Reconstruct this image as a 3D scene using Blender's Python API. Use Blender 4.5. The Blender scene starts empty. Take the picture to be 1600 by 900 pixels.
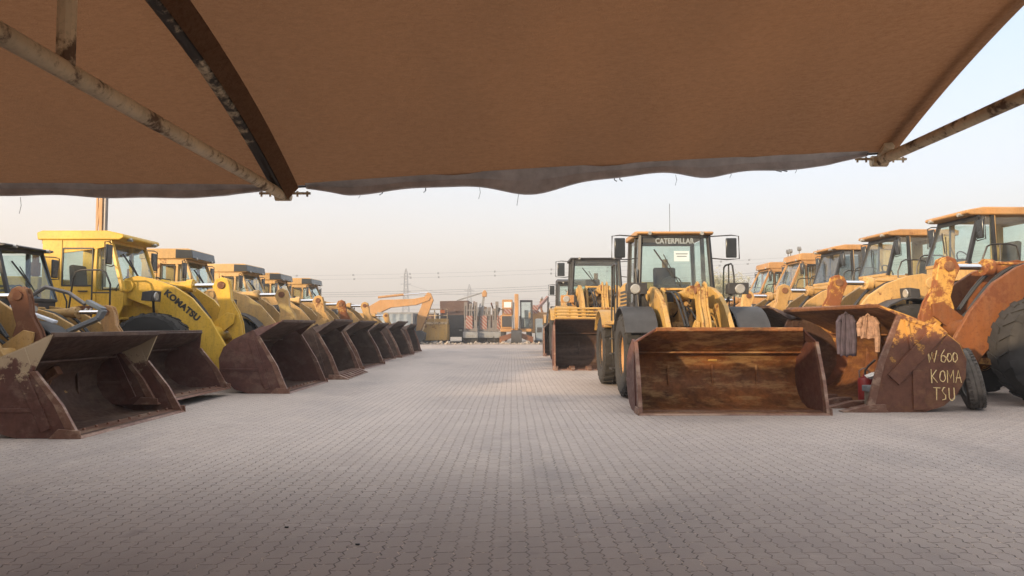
import bpy, math, random
from math import sin, cos, pi, radians as R
from mathutils import Vector, Matrix, Euler
random.seed(7)
S = bpy.context.scene
C = S.collection

# ---------------------------------------------------------------- mesh helpers
class MB:
    def __init__(s): s.v = []; s.f = []; s.M = None
    def add(s, vs, fs):
        n = len(s.v)
        for p in vs:
            p = Vector(p)
            if s.M is not None: p = s.M @ p
            s.v.append(p[:])
        s.f += [tuple(n + i for i in f) for f in fs]
        return s
    def box(s, x0, x1, y0, y1, z0, z1):
        return s.add([(x0,y0,z0),(x1,y0,z0),(x1,y1,z0),(x0,y1,z0),(x0,y0,z1),(x1,y0,z1),(x1,y1,z1),(x0,y1,z1)],
              [(0,3,2,1),(4,5,6,7),(0,1,5,4),(1,2,6,5),(2,3,7,6),(3,0,4,7)])
    def cbox(s, c, d, rot=(0,0,0)):
        m = Matrix.Translation(c) @ Euler(rot).to_matrix().to_4x4()
        hx,hy,hz = d[0]/2,d[1]/2,d[2]/2
        vs = [m @ Vector(p) for p in [(-hx,-hy,-hz),(hx,-hy,-hz),(hx,hy,-hz),(-hx,hy,-hz),(-hx,-hy,hz),(hx,-hy,hz),(hx,hy,hz),(-hx,hy,hz)]]
        return s.add(vs, [(0,3,2,1),(4,5,6,7),(0,1,5,4),(1,2,6,5),(2,3,7,6),(3,0,4,7)])
    def prism(s, pts, y0, y1):          # profile in x,z extruded along y
        n = len(pts)
        vs = [(x,y0,z) for x,z in pts] + [(x,y1,z) for x,z in pts]
        fs = [tuple(range(n)), tuple(range(2*n-1, n-1, -1))]
        fs += [(i, i+n, (i+1)%n+n, (i+1)%n) for i in range(n)]
        return s.add(vs, fs)
    def bar(s, a, b, w, h=None):        # square bar from a to b
        a = Vector(a); b = Vector(b); d = b-a; L = d.length
        if L < 1e-6: return s
        h = h or w
        m = Matrix.Translation((a+b)/2) @ d.to_track_quat('X','Z').to_matrix().to_4x4()
        vs = [m @ Vector(p) for p in [(-L/2,-w/2,-h/2),(L/2,-w/2,-h/2),(L/2,w/2,-h/2),(-L/2,w/2,-h/2),(-L/2,-w/2,h/2),(L/2,-w/2,h/2),(L/2,w/2,h/2),(-L/2,w/2,h/2)]]
        return s.add(vs, [(0,3,2,1),(4,5,6,7),(0,1,5,4),(1,2,6,5),(2,3,7,6),(3,0,4,7)])
    def cyl(s, a, b, r, r2=None, n=14):
        a = Vector(a); b = Vector(b); r2 = r if r2 is None else r2
        q = (b-a).to_track_quat('Z','Y')
        vs = [];
        for c, rr in ((a,r),(b,r2)):
            for i in range(n):
                t = 2*pi*i/n
                vs.append(c + q @ Vector((rr*cos(t), rr*sin(t), 0)))
        fs = [(i,(i+1)%n,(i+1)%n+n,i+n) for i in range(n)]
        fs += [tuple(range(n-1,-1,-1)), tuple(range(n,2*n))]
        return s.add(vs, fs)
    def tube(s, pts, r, n=7):
        pts = [Vector(p) for p in pts]; m = len(pts)
        vs = []; up = Vector((0.13,0.21,1)).normalized()
        for i,p in enumerate(pts):
            d = (pts[min(i+1,m-1)] - pts[max(i-1,0)]).normalized()
            u = d.cross(up)
            if u.length < .05: u = d.cross(Vector((1,0,0)))
            u.normalize(); w = d.cross(u)
            rr = r[i] if isinstance(r,(list,tuple)) else r
            for k in range(n):
                t = 2*pi*k/n; vs.append(p + u*rr*cos(t) + w*rr*sin(t))
        fs = []
        for i in range(m-1):
            for k in range(n):
                fs.append((i*n+k, i*n+(k+1)%n, (i+1)*n+(k+1)%n, (i+1)*n+k))
        fs += [tuple(range(n-1,-1,-1)), tuple(range((m-1)*n, m*n))]
        return s.add(vs, fs)
    def rev(s, prof, c, n=28):          # revolve (radius, y) about a y axis through c
        m = len(prof); vs = []
        for i in range(n):
            t = 2*pi*i/n
            for r,y in prof: vs.append((c[0]+r*cos(t), c[1]+y, c[2]+r*sin(t)))
        fs = []
        for i in range(n):
            j = (i+1)%n
            for k in range(m-1): fs.append((i*m+k, i*m+k+1, j*m+k+1, j*m+k))
        return s.add(vs, fs)
    def quad(s, a, b, c, d, t=0.012):   # thin pane with thickness
        a,b,c,d = map(Vector,(a,b,c,d)); nrm = (b-a).cross(d-a).normalized()*t/2
        return s.add([a-nrm,b-nrm,c-nrm,d-nrm,a+nrm,b+nrm,c+nrm,d+nrm],
              [(0,3,2,1),(4,5,6,7),(0,1,5,4),(1,2,6,5),(2,3,7,6),(3,0,4,7)])
    def mesh(s, name):
        me = bpy.data.meshes.new(name); me.from_pydata(s.v, [], s.f); me.validate()
        import bmesh
        b = bmesh.new(); b.from_mesh(me); bmesh.ops.recalc_face_normals(b, faces=b.faces); b.to_mesh(me); b.free()
        me.shade_smooth(); me.set_sharp_from_angle(angle=R(32))
        return me
    def build(s, name, mat, parent=None, bevel=0, label=None):
        o = bpy.data.objects.new(name, s.mesh(name)); C.objects.link(o)
        o.data.materials.append(mat)
        if parent: o.parent = parent
        if bevel:
            m = o.modifiers.new('b','BEVEL'); m.width = bevel; m.segments = 2; m.limit_method = 'ANGLE'; m.angle_limit = R(35)
        if label: o['label'] = label
        return o
def tag(o, label=None, cat=None, group=None, kind=None):
    if label: o['label'] = label
    if cat: o['category'] = cat
    if group: o['group'] = group
    if kind: o['kind'] = kind
    return o
def empty(name, loc, rz=0):
    o = bpy.data.objects.new(name, None); C.objects.link(o); o.location = loc; o.rotation_euler = (0,0,rz)
    o.empty_display_size = .3
    return o
def text_obj(name, txt, mat, parent, M, size, extrude=.004, spacing=1.0, bold=0.0, sx=1.0):
    cu = bpy.data.curves.new(name, 'FONT'); cu.body = txt; cu.size = size; cu.extrude = extrude
    cu.offset = bold; cu.space_character = spacing; cu.align_x = 'CENTER'; cu.align_y = 'CENTER'
    t = bpy.data.objects.new(name+'_c', cu); C.objects.link(t)
    dg = bpy.context.evaluated_depsgraph_get(); dg.update()
    me = bpy.data.meshes.new_from_object(t.evaluated_get(dg))
    bpy.data.objects.remove(t)
    me.transform(M @ Matrix.Diagonal((sx,1,1,1)))
    me.materials.clear(); me.materials.append(mat)
    o = bpy.data.objects.new(name, me); C.objects.link(o); o.parent = parent
    return o

# ---------------------------------------------------------------- materials
def newmat(name):
    m = bpy.data.materials.new(name); m.use_nodes = True; nt = m.node_tree
    return m, nt, nt.nodes['Principled BSDF']
def coords(nt, rnd=True):
    tc = nt.nodes.new('ShaderNodeTexCoord')
    if not rnd: return tc.outputs['Object']
    oi = nt.nodes.new('ShaderNodeObjectInfo')
    mu = nt.nodes.new('ShaderNodeMath'); mu.operation = 'MULTIPLY'; mu.inputs[1].default_value = 37
    nt.links.new(oi.outputs['Random'], mu.inputs[0])
    va = nt.nodes.new('ShaderNodeVectorMath'); va.operation = 'ADD'
    nt.links.new(tc.outputs['Object'], va.inputs[0]); nt.links.new(mu.outputs[0], va.inputs[1])
    return va.outputs[0]
def noise(nt, vec, scale, detail=5, rough=.6, stretch=None):
    n = nt.nodes.new('ShaderNodeTexNoise'); n.inputs['Scale'].default_value = scale
    n.inputs['Detail'].default_value = detail; n.inputs['Roughness'].default_value = rough
    if stretch:
        mp = nt.nodes.new('ShaderNodeMapping'); mp.inputs['Scale'].default_value = stretch
        nt.links.new(vec, mp.inputs[0]); vec = mp.outputs[0]
    nt.links.new(vec, n.inputs['Vector']); return n.outputs['Fac']
def ramp(nt, fac, stops):
    r = nt.nodes.new('ShaderNodeValToRGB'); e = r.color_ramp.elements
    while len(e) < len(stops): e.new(.5)
    for i,(p,c) in enumerate(stops): e[i].position = p; e[i].color = (*c,1) if len(c)==3 else c
    nt.links.new(fac, r.inputs[0]); return r.outputs[0]
def mix(nt, fac, a, b, blend='MIX'):
    m = nt.nodes.new('ShaderNodeMix'); m.data_type = 'RGBA'; m.blend_type = blend
    for sock, val in ((m.inputs[0],fac),(m.inputs[6],a),(m.inputs[7],b)):
        if isinstance(val,(int,float)): sock.default_value = val
        elif isinstance(val,tuple): sock.default_value = (*val,1)
        else: nt.links.new(val, sock)
    return m.outputs[2]
def bump(nt, b, h, strength=.3, dist=.01):
    n = nt.nodes.new('ShaderNodeBump'); n.inputs['Strength'].default_value = strength; n.inputs['Distance'].default_value = dist
    nt.links.new(h, n.inputs['Height']); nt.links.new(n.outputs[0], b.inputs['Normal'])
g3 = lambda v: (v,v,v)
def paint(name, col, rust=.3, dust=.35, rough=.5, rustcol=(.13,.05,.02), dustcol=(.36,.27,.17)):
    m, nt, b = newmat(name); v = coords(nt)
    n1 = noise(nt, v, 1.6, 9, .72); n2 = noise(nt, v, 7, 8, .7); n3 = noise(nt, v, .9, 5, .55)
    ns = noise(nt, v, 2.5, 5, .6, (3,3,.35))
    base = mix(nt, ramp(nt, n3, [(.3,g3(0)),(.75,g3(1))]), tuple(c*.72 for c in col), tuple(min(1,c*1.12) for c in col))
    base = mix(nt, ramp(nt, ns, [(.42,g3(0)),(.75,g3(dust))]), base, dustcol)
    n4 = noise(nt, v, 22, 6, .75); base = mix(nt, ramp(nt, n4, [(.50,g3(0)),(.72,g3(.55))]), base, tuple(c*.35 for c in col))
    nv = noise(nt, v, 6, 6, .7, (2,2,.25)); base = mix(nt, ramp(nt, nv, [(.52,g3(0)),(.70,g3(.5))]), base, tuple(c*.4+.02 for c in col))
    a = nt.nodes.new('ShaderNodeMath'); a.operation='MULTIPLY_ADD'; a.inputs[1].default_value=.6
    nt.links.new(n1, a.inputs[0]); k = nt.nodes.new('ShaderNodeMath'); k.operation='MULTIPLY'; k.inputs[1].default_value=.4
    nt.links.new(n2,k.inputs[0]); nt.links.new(k.outputs[0], a.inputs[2])
    t = .655 - rust*.21
    mask = ramp(nt, a.outputs[0], [(t-.02,g3(0)),(t+.03,g3(1))])
    rc = mix(nt, n2, tuple(c*.6 for c in rustcol), tuple(c*1.6 for c in rustcol))
    col2 = mix(nt, mask, base, rc)
    nt.links.new(col2, b.inputs['Base Color'])
    rr = mix(nt, mask, g3(rough), g3(.85)); nt.links.new(rr, b.inputs['Roughness'])
    b.inputs['Specular IOR Level'].default_value = .35
    bump(nt, b, a.outputs[0], .25, .006)
    return m
def steel(name, dark, light, wear=(.33,.25,.18), wearamt=.35, rough=.55, metal=.25, yellow=None, yg=(.26,-.33), st=(1,.22,1.4)):
    m, nt, b = newmat(name); v = coords(nt)
    n1 = noise(nt, v, 1.3, 8, .68); n2 = noise(nt, v, 9, 7, .7); ns = noise(nt, v, 3.2, 7, .7, st)
    c = mix(nt, ramp(nt, n1, [(.32,g3(0)),(.68,g3(1))]), dark, light)
    c = mix(nt, ramp(nt, n2, [(.42,g3(0)),(.72,g3(.55))]), c, tuple(x*.45 for x in dark))
    c = mix(nt, ramp(nt, ns, [(.50,g3(0)),(.62,g3(wearamt))]), c, wear)
    if yellow:
        sx = nt.nodes.new('ShaderNodeSeparateXYZ'); tcc = nt.nodes.new('ShaderNodeTexCoord'); nt.links.new(tcc.outputs['Object'], sx.inputs[0])
        ad = nt.nodes.new('ShaderNodeMath'); ad.operation='MULTIPLY_ADD'; ad.inputs[1].default_value=yg[0]; nt.links.new(sx.outputs['Z'], ad.inputs[0])
        ad.inputs[2].default_value=yg[1]
        n9 = noise(nt, v, 4.5, 9, .75); a2 = nt.nodes.new('ShaderNodeMath'); a2.operation='ADD'; nt.links.new(ad.outputs[0],a2.inputs[0]); nt.links.new(n9,a2.inputs[1]); ny = a2.outputs[0]
        c = mix(nt, ramp(nt, ny, [(.50,g3(0)),(.56,g3(.9))]), c, yellow)
    nt.links.new(c, b.inputs['Base Color']); b.inputs['Metallic'].default_value = metal
    nt.links.new(ramp(nt, n2, [(.3,g3(rough-.12)),(.7,g3(rough+.2))]), b.inputs['Roughness'])
    bump(nt, b, ns, .3, .012)
    return m
def plain(name, col, rough=.6, metal=0, var=.25, sc=4, bs=.15):
    m, nt, b = newmat(name); v = coords(nt); n = noise(nt, v, sc, 6, .65)
    nt.links.new(mix(nt, ramp(nt, n, [(.3,g3(0)),(.7,g3(1))]), tuple(c*(1-var) for c in col), tuple(min(1,c*(1+var)) for c in col)), b.inputs['Base Color'])
    b.inputs['Roughness'].default_value = rough; b.inputs['Metallic'].default_value = metal
    bump(nt, b, n, bs, .004)
    return m
def glassm(name, tint=(.90,.96,.94), gl=.01, dust=.045):
    m = bpy.data.materials.new(name); m.use_nodes = True; nt = m.node_tree; nt.nodes.clear()
    out = nt.nodes.new('ShaderNodeOutputMaterial'); tr = nt.nodes.new('ShaderNodeBsdfTransparent'); tr.inputs[0].default_value = (*tint,1)
    gs = nt.nodes.new('ShaderNodeBsdfGlossy'); gs.inputs['Roughness'].default_value = .06; gs.inputs[0].default_value=(.9,.95,1,1)
    fr = nt.nodes.new('ShaderNodeFresnel'); fr.inputs[0].default_value = 1.5
    ad = nt.nodes.new('ShaderNodeMath'); ad.operation='ADD'; ad.inputs[1].default_value = gl; ad.use_clamp=True; nt.links.new(fr.outputs[0], ad.inputs[0])
    ge = nt.nodes.new('ShaderNodeNewGeometry'); bf = nt.nodes.new('ShaderNodeMath'); bf.operation='SUBTRACT'; bf.inputs[0].default_value=1; nt.links.new(ge.outputs['Backfacing'], bf.inputs[1])
    am = nt.nodes.new('ShaderNodeMath'); am.operation='MULTIPLY'; nt.links.new(ad.outputs[0],am.inputs[0]); nt.links.new(bf.outputs[0],am.inputs[1])
    mx = nt.nodes.new('ShaderNodeMixShader'); nt.links.new(am.outputs[0], mx.inputs[0]); nt.links.new(tr.outputs[0], mx.inputs[1]); nt.links.new(gs.outputs[0], mx.inputs[2])
    df = nt.nodes.new('ShaderNodeBsdfDiffuse'); df.inputs[0].default_value=(.45,.42,.36,1)
    tc = nt.nodes.new('ShaderNodeTexCoord'); n = noise(nt, tc.outputs['Object'], 2.2, 5, .6)
    rr = ramp(nt, n, [(.35,g3(dust*.3)),(.75,g3(dust*2))])
    m2 = nt.nodes.new('ShaderNodeMixShader'); nt.links.new(rr, m2.inputs[0]); nt.links.new(mx.outputs[0], m2.inputs[1]); nt.links.new(df.outputs[0], m2.inputs[2])
    nt.links.new(m2.outputs[0], out.inputs[0]); return m
M = {}
M['fresh'] = paint('fresh_yellow', (.70,.43,.05), .05, .15, .35)
M['faded'] = paint('faded_yellow', (.48,.29,.10), .30, .45)
M['tan'] = paint('tan_yellow', (.56,.35,.13), .22, .4)
M['dusty'] = paint('dusty_yellow', (.50,.30,.10), .40, .5)
M['orange'] = paint('faded_orange', (.44,.235,.085), .22, .4)
M['catyel'] = paint('loader_yellow', (.50,.30,.075), .42, .5)
M['rustarm'] = paint('rusted_orange', (.19,.066,.02), .5, .12, .6, (.11,.036,.014))
M['rustyel'] = paint('chipped_yellow', (.58,.32,.07), .85, .2, .6, (.17,.06,.022))
M['rustbrown'] = paint('rust_brown', (.22,.10,.045), .8, .2, .65, (.12,.05,.025))
M['bdark'] = steel('dark_bucket_steel', (.052,.026,.018), (.11,.060,.040), (.20,.14,.10), .45)
M['bside'] = steel('red_brown_steel', (.078,.026,.018), (.12,.046,.030), (.20,.13,.09), .35, .6, .1)
M['bcat'] = steel('rusty_bucket_steel', (.080,.033,.014), (.38,.145,.042), (.56,.36,.16), .55, .55, .3, None, (0,0), (.7,.5,2.2))
M['baside'] = steel('bleached_bucket_side', (.078,.026,.018), (.12,.046,.030), (.22,.15,.11), .4, .6, .1, (.42,.32,.20), (.55,-.42))
M['bw'] = steel('ochre_bucket_steel', (.10,.035,.018), (.21,.085,.025), (.42,.22,.07), .4, .6, .15)
M['bwy'] = steel('chipped_bucket_side', (.115,.042,.022), (.16,.06,.03), (.4,.22,.08), .15, .6, .1, (.52,.27,.06))
M['bedge'] = steel('worn_edge_steel', (.16,.075,.05), (.26,.14,.095), (.45,.33,.24), .5, .45, .4)
M['beige'] = paint('sun_bleached_top', (.42,.31,.18), .42, .4, .7, (.16,.08,.04))
M['tyre'] = plain('tyre_rubber', (.022,.020,.018), .85, 0, .5, 3, .5)
M['oldtyre'] = plain('dusty_rubber', (.10,.088,.075), .9, 0, .6, 6, .6)
M['black'] = plain('black_metal', (.022,.022,.023), .5, 0, .4)
M['blackp'] = plain('black_pipe', (.03,.028,.026), .45, .1, .3)
M['dark'] = plain('dark_trim', (.035,.035,.037), .6, 0, .3)
M['hose'] = plain('rubber_hose', (.02,.02,.02), .5, 0, .3)
M['chrome'] = plain('chrome_rod', (.75,.76,.78), .12, 1.0, .05)
M['glass'] = glassm('cab_glass')
M['tglass'] = glassm('tinted_glass', (.66,.72,.74), .03, .06)
M['lens'] = plain('lamp_lens', (.40,.40,.38), .12, .4, .15)
M['amber'] = plain('amber_lens', (.65,.16,.03), .3, 0, .2)
M['seat'] = plain('seat_fabric', (.03,.03,.033), .9, 0, .3)
M['mirror'] = plain('mirror_back', (.03,.035,.04), .25, .2, .2)
M['paper'] = plain('paper', (.62,.64,.68), .8, 0, .06)
M['white'] = plain('white_paint', (.78,.75,.68), .6, 0, .15)
M['letter'] = plain('pale_lettering', (.26,.30,.31), .7, 0, .1)
M['ink'] = plain('black_lettering', (.02,.02,.02), .5, 0, .1)
M['chalk'] = plain('paint_marker', (.78,.60,.30), .7, 0, .3, 20)
M['grey'] = plain('grey_metal', (.20,.21,.22), .6, .2, .25)
M['bluegrey'] = plain('blue_grey_paint', (.17,.21,.25), .6, .1, .2)
M['red'] = plain('red_paint', (.25,.02,.015), .45, 0, .3)
M['blue'] = plain('blue_plastic', (.03,.10,.28), .5, 0, .2)
M['cream'] = paint('chipped_cream', (.68,.52,.32), .62, .25, .5, (.10,.06,.035))
M['ribblk'] = paint('chipped_black', (.04,.03,.022), .62, .05, .55, (.45,.36,.24), (.1,.08,.06))
M['shirt'] = plain('purple_grey_cloth', (.06,.048,.065), .95, 0, .4, 7)
M['shirt2'] = plain('striped_beige_cloth', (.26,.16,.11), .95, 0, .45, 18)
M['steelgal'] = plain('galvanised_steel', (.19,.175,.165), .5, .5, .15)
M['box'] = plain('cardboard', (.25,.2,.15), .9, 0, .3)
M['dumpbrown'] = steel('weathered_dump_body', (.075,.042,.034), (.11,.065,.05), (.2,.13,.1), .2)

# ---------------------------------------------------------------- bucket
BP = [(0,0),(-.45,0),(-.80,.0),(-1.08,.09),(-1.28,.27),(-1.40,.50),(-1.42,.76),(-1.33,1.0),(-1.12,1.18),(-.72,1.38),(-.20,1.58)]
def bucket(root, w, h, d, z=0, mat='bdark', side='bside', edge='bedge', teeth=0, chamf=.28, corner=(-.42,.80), topmat=None,
           bars=False, tilt=0, bolts=True, ribs=True, stiff=True, cutw=.07, topx=None, diag=False, tl=1.0):
    P = [(x*d/1.42, zz*h/1.58) for x,zz in BP]
    if topx is not None: P[-1] = (topx, P[-1][1])
    nn = len(P); t = .035
    piv = Matrix.Translation((0,0,z)) @ Matrix.Rotation(tilt, 4, 'Y')
    # inner offset
    Q = []
    for i,(x,zz) in enumerate(P):
        a = P[max(i-1,0)]; b = P[min(i+1,nn-1)]
        dx, dz = b[0]-a[0], b[1]-a[1]; L = math.hypot(dx,dz)
        Q.append((x+dz/L*t, zz-dx/L*t))   # toward the inside
    hw = [w/2]*nn; hw[-1] = w/2-chamf; hw[-2] = w/2 - chamf*.35
    mb = MB(); mb.M = piv
    NY = 2
    vs = []; fs = []
    for i in range(nn):
        for (x,zz) in (P[i], Q[i]):
            for y in (-hw[i], hw[i]): vs.append((x,y,zz))
    for i in range(nn-1):
        a = i*4; b = (i+1)*4
        fs += [(a,a+1,b+1,b),(a+2,b+2,b+3,a+3),(a,b,b+2,a+2),(a+1,a+3,b+3,b+1)]
    fs += [(0,2,3,1),((nn-1)*4,(nn-1)*4+1,(nn-1)*4+3,(nn-1)*4+2)]
    mb.add(vs, fs)
    # lip roll along the top and weld line ribs inside
    mb.bar((P[-1][0]-.01,-hw[-1],P[-1][1]),(P[-1][0]-.01,hw[-1],P[-1][1]),.05,.05)
    mb.bar((P[-3][0]+.05,-w/2+.03,P[-3][1]-.06),(P[-3][0]+.05,w/2-.03,P[-3][1]-.06),.018,.03)
    if ribs:
        for k in range(-1,2):
            y = k*w*.26
            mb.bar((P[7][0]-.05,y,P[7][1]+.05),(P[9][0]-.02,y,P[9][1]+.06),.04,.10)
            mb.bar((P[4][0]-.08,y,P[4][1]-.02),(P[7][0]-.09,y,P[7][1]),.04,.12)
        # hinge brackets at the back
        for y in (-.62,-.48,.48,.62):
            mb.prism([(-d*.93,.25*h),(-d*.93-.28,.28),(-d*.93-.33,.42),(-d*.93-.1,h*.45)], y-.025, y+.025)
    b = mb.build('bucket', M[mat], root, .006)
    # side plates
    cx, cz = corner[0]*d/1.42, corner[1]*h
    for sgn in (-1,1):
        s = MB(); s.M = piv
        pts = [(.0,0),(cx*.45+.03,cz*.5),(cx,cz)]
        ii = [i for i in range(nn) if i < nn-1]
        pts += [P[-2],P[-3],P[-4],P[-5],P[-6],P[-7],P[-8],P[-9]]
        y0 = sgn*(w/2-.03); y1 = sgn*(w/2+.012)
        s.prism(pts, min(y0,y1), max(y0,y1))
        # corner closing plate under the chamfered spill guard
        yt = sgn*hw[-1]; yb = sgn*(w/2-.008)
        s.quad((cx,yb,cz),(P[-1][0],yt,P[-1][1]),(P[-2][0],sgn*hw[-2],P[-2][1]),(P[-2][0]-.02,yb,P[-2][1]-.05),.03)
        # outer stiffeners
        if not diag: s.bar((cx*1.25,sgn*(w/2+.02),cz*.98),(-d*.28,sgn*(w/2+.02),.10),.022,.13)
        if stiff: s.bar((-d*.30,sgn*(w/2+.014),cz*.42),(-d*.97,sgn*(w/2+.014),cz*.42),.022,.05)
        if diag:
            s.bar((-1.22,sgn*(w/2+.03),1.36),(-.42,sgn*(w/2+.03),.52),.045,.24)
            s.bar((-.83,sgn*(w/2+.025),.04),(-.83,sgn*(w/2+.025),.68),.03,.20)
            s.bar((-.62,sgn*(w/2+.02),1.50),(-1.20,sgn*(w/2+.02),1.36),.03,.05); s.bar((-.66,sgn*(w/2+.02),1.48),(-.74,sgn*(w/2+.02),.95),.03,.05)
        s.build('side_plate', M[side], b, .005)
        c = MB(); c.M = piv
        c.prism([(.035,.01),(cx*.45+.06,cz*.5),(cx+.03,cz+.01),(cx-cutw*.5,cz),(cx*.45-cutw*.6,cz*.5),(-cutw*1.4,.01)], sgn*w/2-.036 if sgn>0 else sgn*w/2-.020, sgn*w/2+.020 if sgn>0 else sgn*w/2+.036)
        c.prism([(.06,0),(.05,.1),(-.22,.12),(-.34,0)], *sorted((sgn*(w/2+.021), sgn*(w/2+.045))))
        c.build('side_cutter', M[edge], b, .004)
    e = MB(); e.M = piv
    e.prism([(.06,.0),(.03,.028),(-.26,.052),(-.28,.045),(-.28,.0)], -w/2-.03, w/2+.03)
    if bolts:
        n = int(w/.28)
        for k in range(n):
            y = -w/2 + (k+.5)*w/n
            e.cyl((-.17,y,.04),(-.17,y,.075),.022,n=6)
    e.build('cutting_edge', M[edge], b, .004)
    for k in range(teeth):
        y = -w/2 + .04 + k*(w-.08)/(teeth-1)
        tt = MB(); tt.M = piv
        tt.add([(-.30,y-.09,.0),(-.30,y+.09,.0),(-.28,y-.09,.13),(-.28,y+.09,.13),(-.02,y-.08,.12),(-.02,y+.08,.12),(.24*tl,y-.05*tl,.015),(.24*tl,y+.05*tl,.015),(.24*tl,y-.05*tl,.0),(.24*tl,y+.05*tl,.0),(0,y-.08,-.02),(0,y+.08,-.02)],
               [(0,1,3,2),(2,3,5,4),(4,5,7,6),(6,7,9,8),(8,9,11,10),(10,11,1,0),(0,2,4,6,8,10),(1,11,9,7,5,3)])
        tt.build('tooth', M[edge], b, .006)
    if topmat:
        o = MB(); o.M = piv
        for i in range(6,nn-1):
            x0,z0 = P[i]; x1,z1 = P[i+1]; n_ = Vector((-(z1-z0),0,(x1-x0))).normalized()
            if n_.z < 0 and n_.x > 0: n_ = -n_
            n_ = Vector((-abs(n_.x),0,abs(n_.z)))*.012
            o.quad((x0+n_.x,-hw[i]+.01,z0+n_.z),(x1+n_.x,-hw[i+1]+.01,z1+n_.z),(x1+n_.x,hw[i+1]-.01,z1+n_.z),(x0+n_.x,hw[i]-.01,z0+n_.z),.012)
        o.build('top_plate', M[topmat], b)
    if bars:
        g = MB(); g.M = piv
        for k in range(4):
            f = k/3
            g.cyl((P[-1][0]+.02+.10*f,-hw[-1],P[-1][1]+.03+.30*f),(P[-1][0]+.02+.10*f,hw[-1],P[-1][1]+.03+.30*f),.035,n=8)
        for k in range(9):
            y = -hw[-1] + k*2*hw[-1]/8
            g.bar((P[-1][0]-.01,y,P[-1][1]-.02),(P[-1][0]+.14,y,P[-1][1]+.36),.06,.03)
        g.build('spill_guard', M[bars], b, .003)
    return b

# ---------------------------------------------------------------- wheels
_wc = {}
def wheel(root, x, y, r, w, rimmat, out):
    key = (round(r,3), round(w,3))
    if key not in _wc:
        t = MB(); h = w/2
        t.rev([(r*.50,-h*.72),(r*.58,-h*.92),(r*.75,-h),(r*.90,-h*.95),(r*.965,-h*.80),(r*.975,0),(r*.965,h*.80),(r*.90,h*.95),(r*.75,h),(r*.58,h*.92),(r*.50,h*.72),(r*.50,-h*.72)], (0,0,0), 36)
        n = 22
        for i in range(n):
            for sg in (-1,1):
                a = 2*pi*(i + (.5 if sg>0 else 0))/n
                m = Matrix.Rotation(-a,4,'Y')
                v = []
                for (rr) in (r*.955, r*1.0):
                    for (yy, da) in ((sg*.04*w,-.10),(sg*h*.86,.02),(sg*h*.86,.14),(sg*.04*w,.02)):
                        rx = rr if abs(yy)<h*.5 else rr*.985
                        v.append(((rx)*cos(da), yy, rx*sin(da)))
                v = [m @ Vector(p) for p in v]
                t.add(v, [(0,3,2,1),(4,5,6,7),(0,1,5,4),(1,2,6,5),(2,3,7,6),(3,0,4,7)])
                # shoulder block wrapping on to the sidewall
                v = []
                for yy, rr in ((sg*h*.84, r*.99),(sg*h*.99,r*.88)):
                    for da in (.02,.13): v.append((rr*cos(da),yy,rr*sin(da)))
                for yy, rr in ((sg*h*.84, r*.93),(sg*h*.90,r*.86)):
                    for da in (.02,.13): v.append((rr*cos(da),yy,rr*sin(da)))
                v = [m @ Vector(p) for p in v]
                t.add(v, [(0,1,3,2),(4,6,7,5),(0,2,6,4),(1,5,7,3),(2,3,7,6),(0,4,5,1)])
        rm = MB()
        rm.rev([(r*.52,h*.80),(r*.54,h*.74),(r*.50,h*.66),(r*.47,h*.35),(r*.40,h*.20),(r*.24,h*.22),(r*.22,h*.42),(r*.14,h*.50),(0.001,h*.50)], (0,0,0), 28)
        rm.rev([(r*.52,-h*.80),(r*.50,-h*.60),(r*.46,-h*.2),(0.001,-h*.2)], (0,0,0), 20)
        for i in range(12):
            a = 2*pi*i/12; rm.cyl((r*.32*cos(a),h*.18,r*.32*sin(a)),(r*.32*cos(a),h*.28,r*.32*sin(a)),r*.022,n=6)
        _wc[key] = (t.mesh('tyre'), rm.mesh('rim'))
    tm, rmm = _wc[key]
    rim = bpy.data.objects.new('wheel', rmm.copy()); rim.data.materials.append(M[rimmat]); C.objects.link(rim); rim.parent = root
    rim.location = (x, y, r); rim.rotation_euler = (0, random.uniform(0,6.28), 0) if out > 0 else (0, random.uniform(0,6.28), pi)
    tm2 = tm
    if not tm2.materials: tm2.materials.append(M['tyre'])
    ty = bpy.data.objects.new('tyre', tm2); C.objects.link(ty); ty.parent = rim
    return rim

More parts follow.
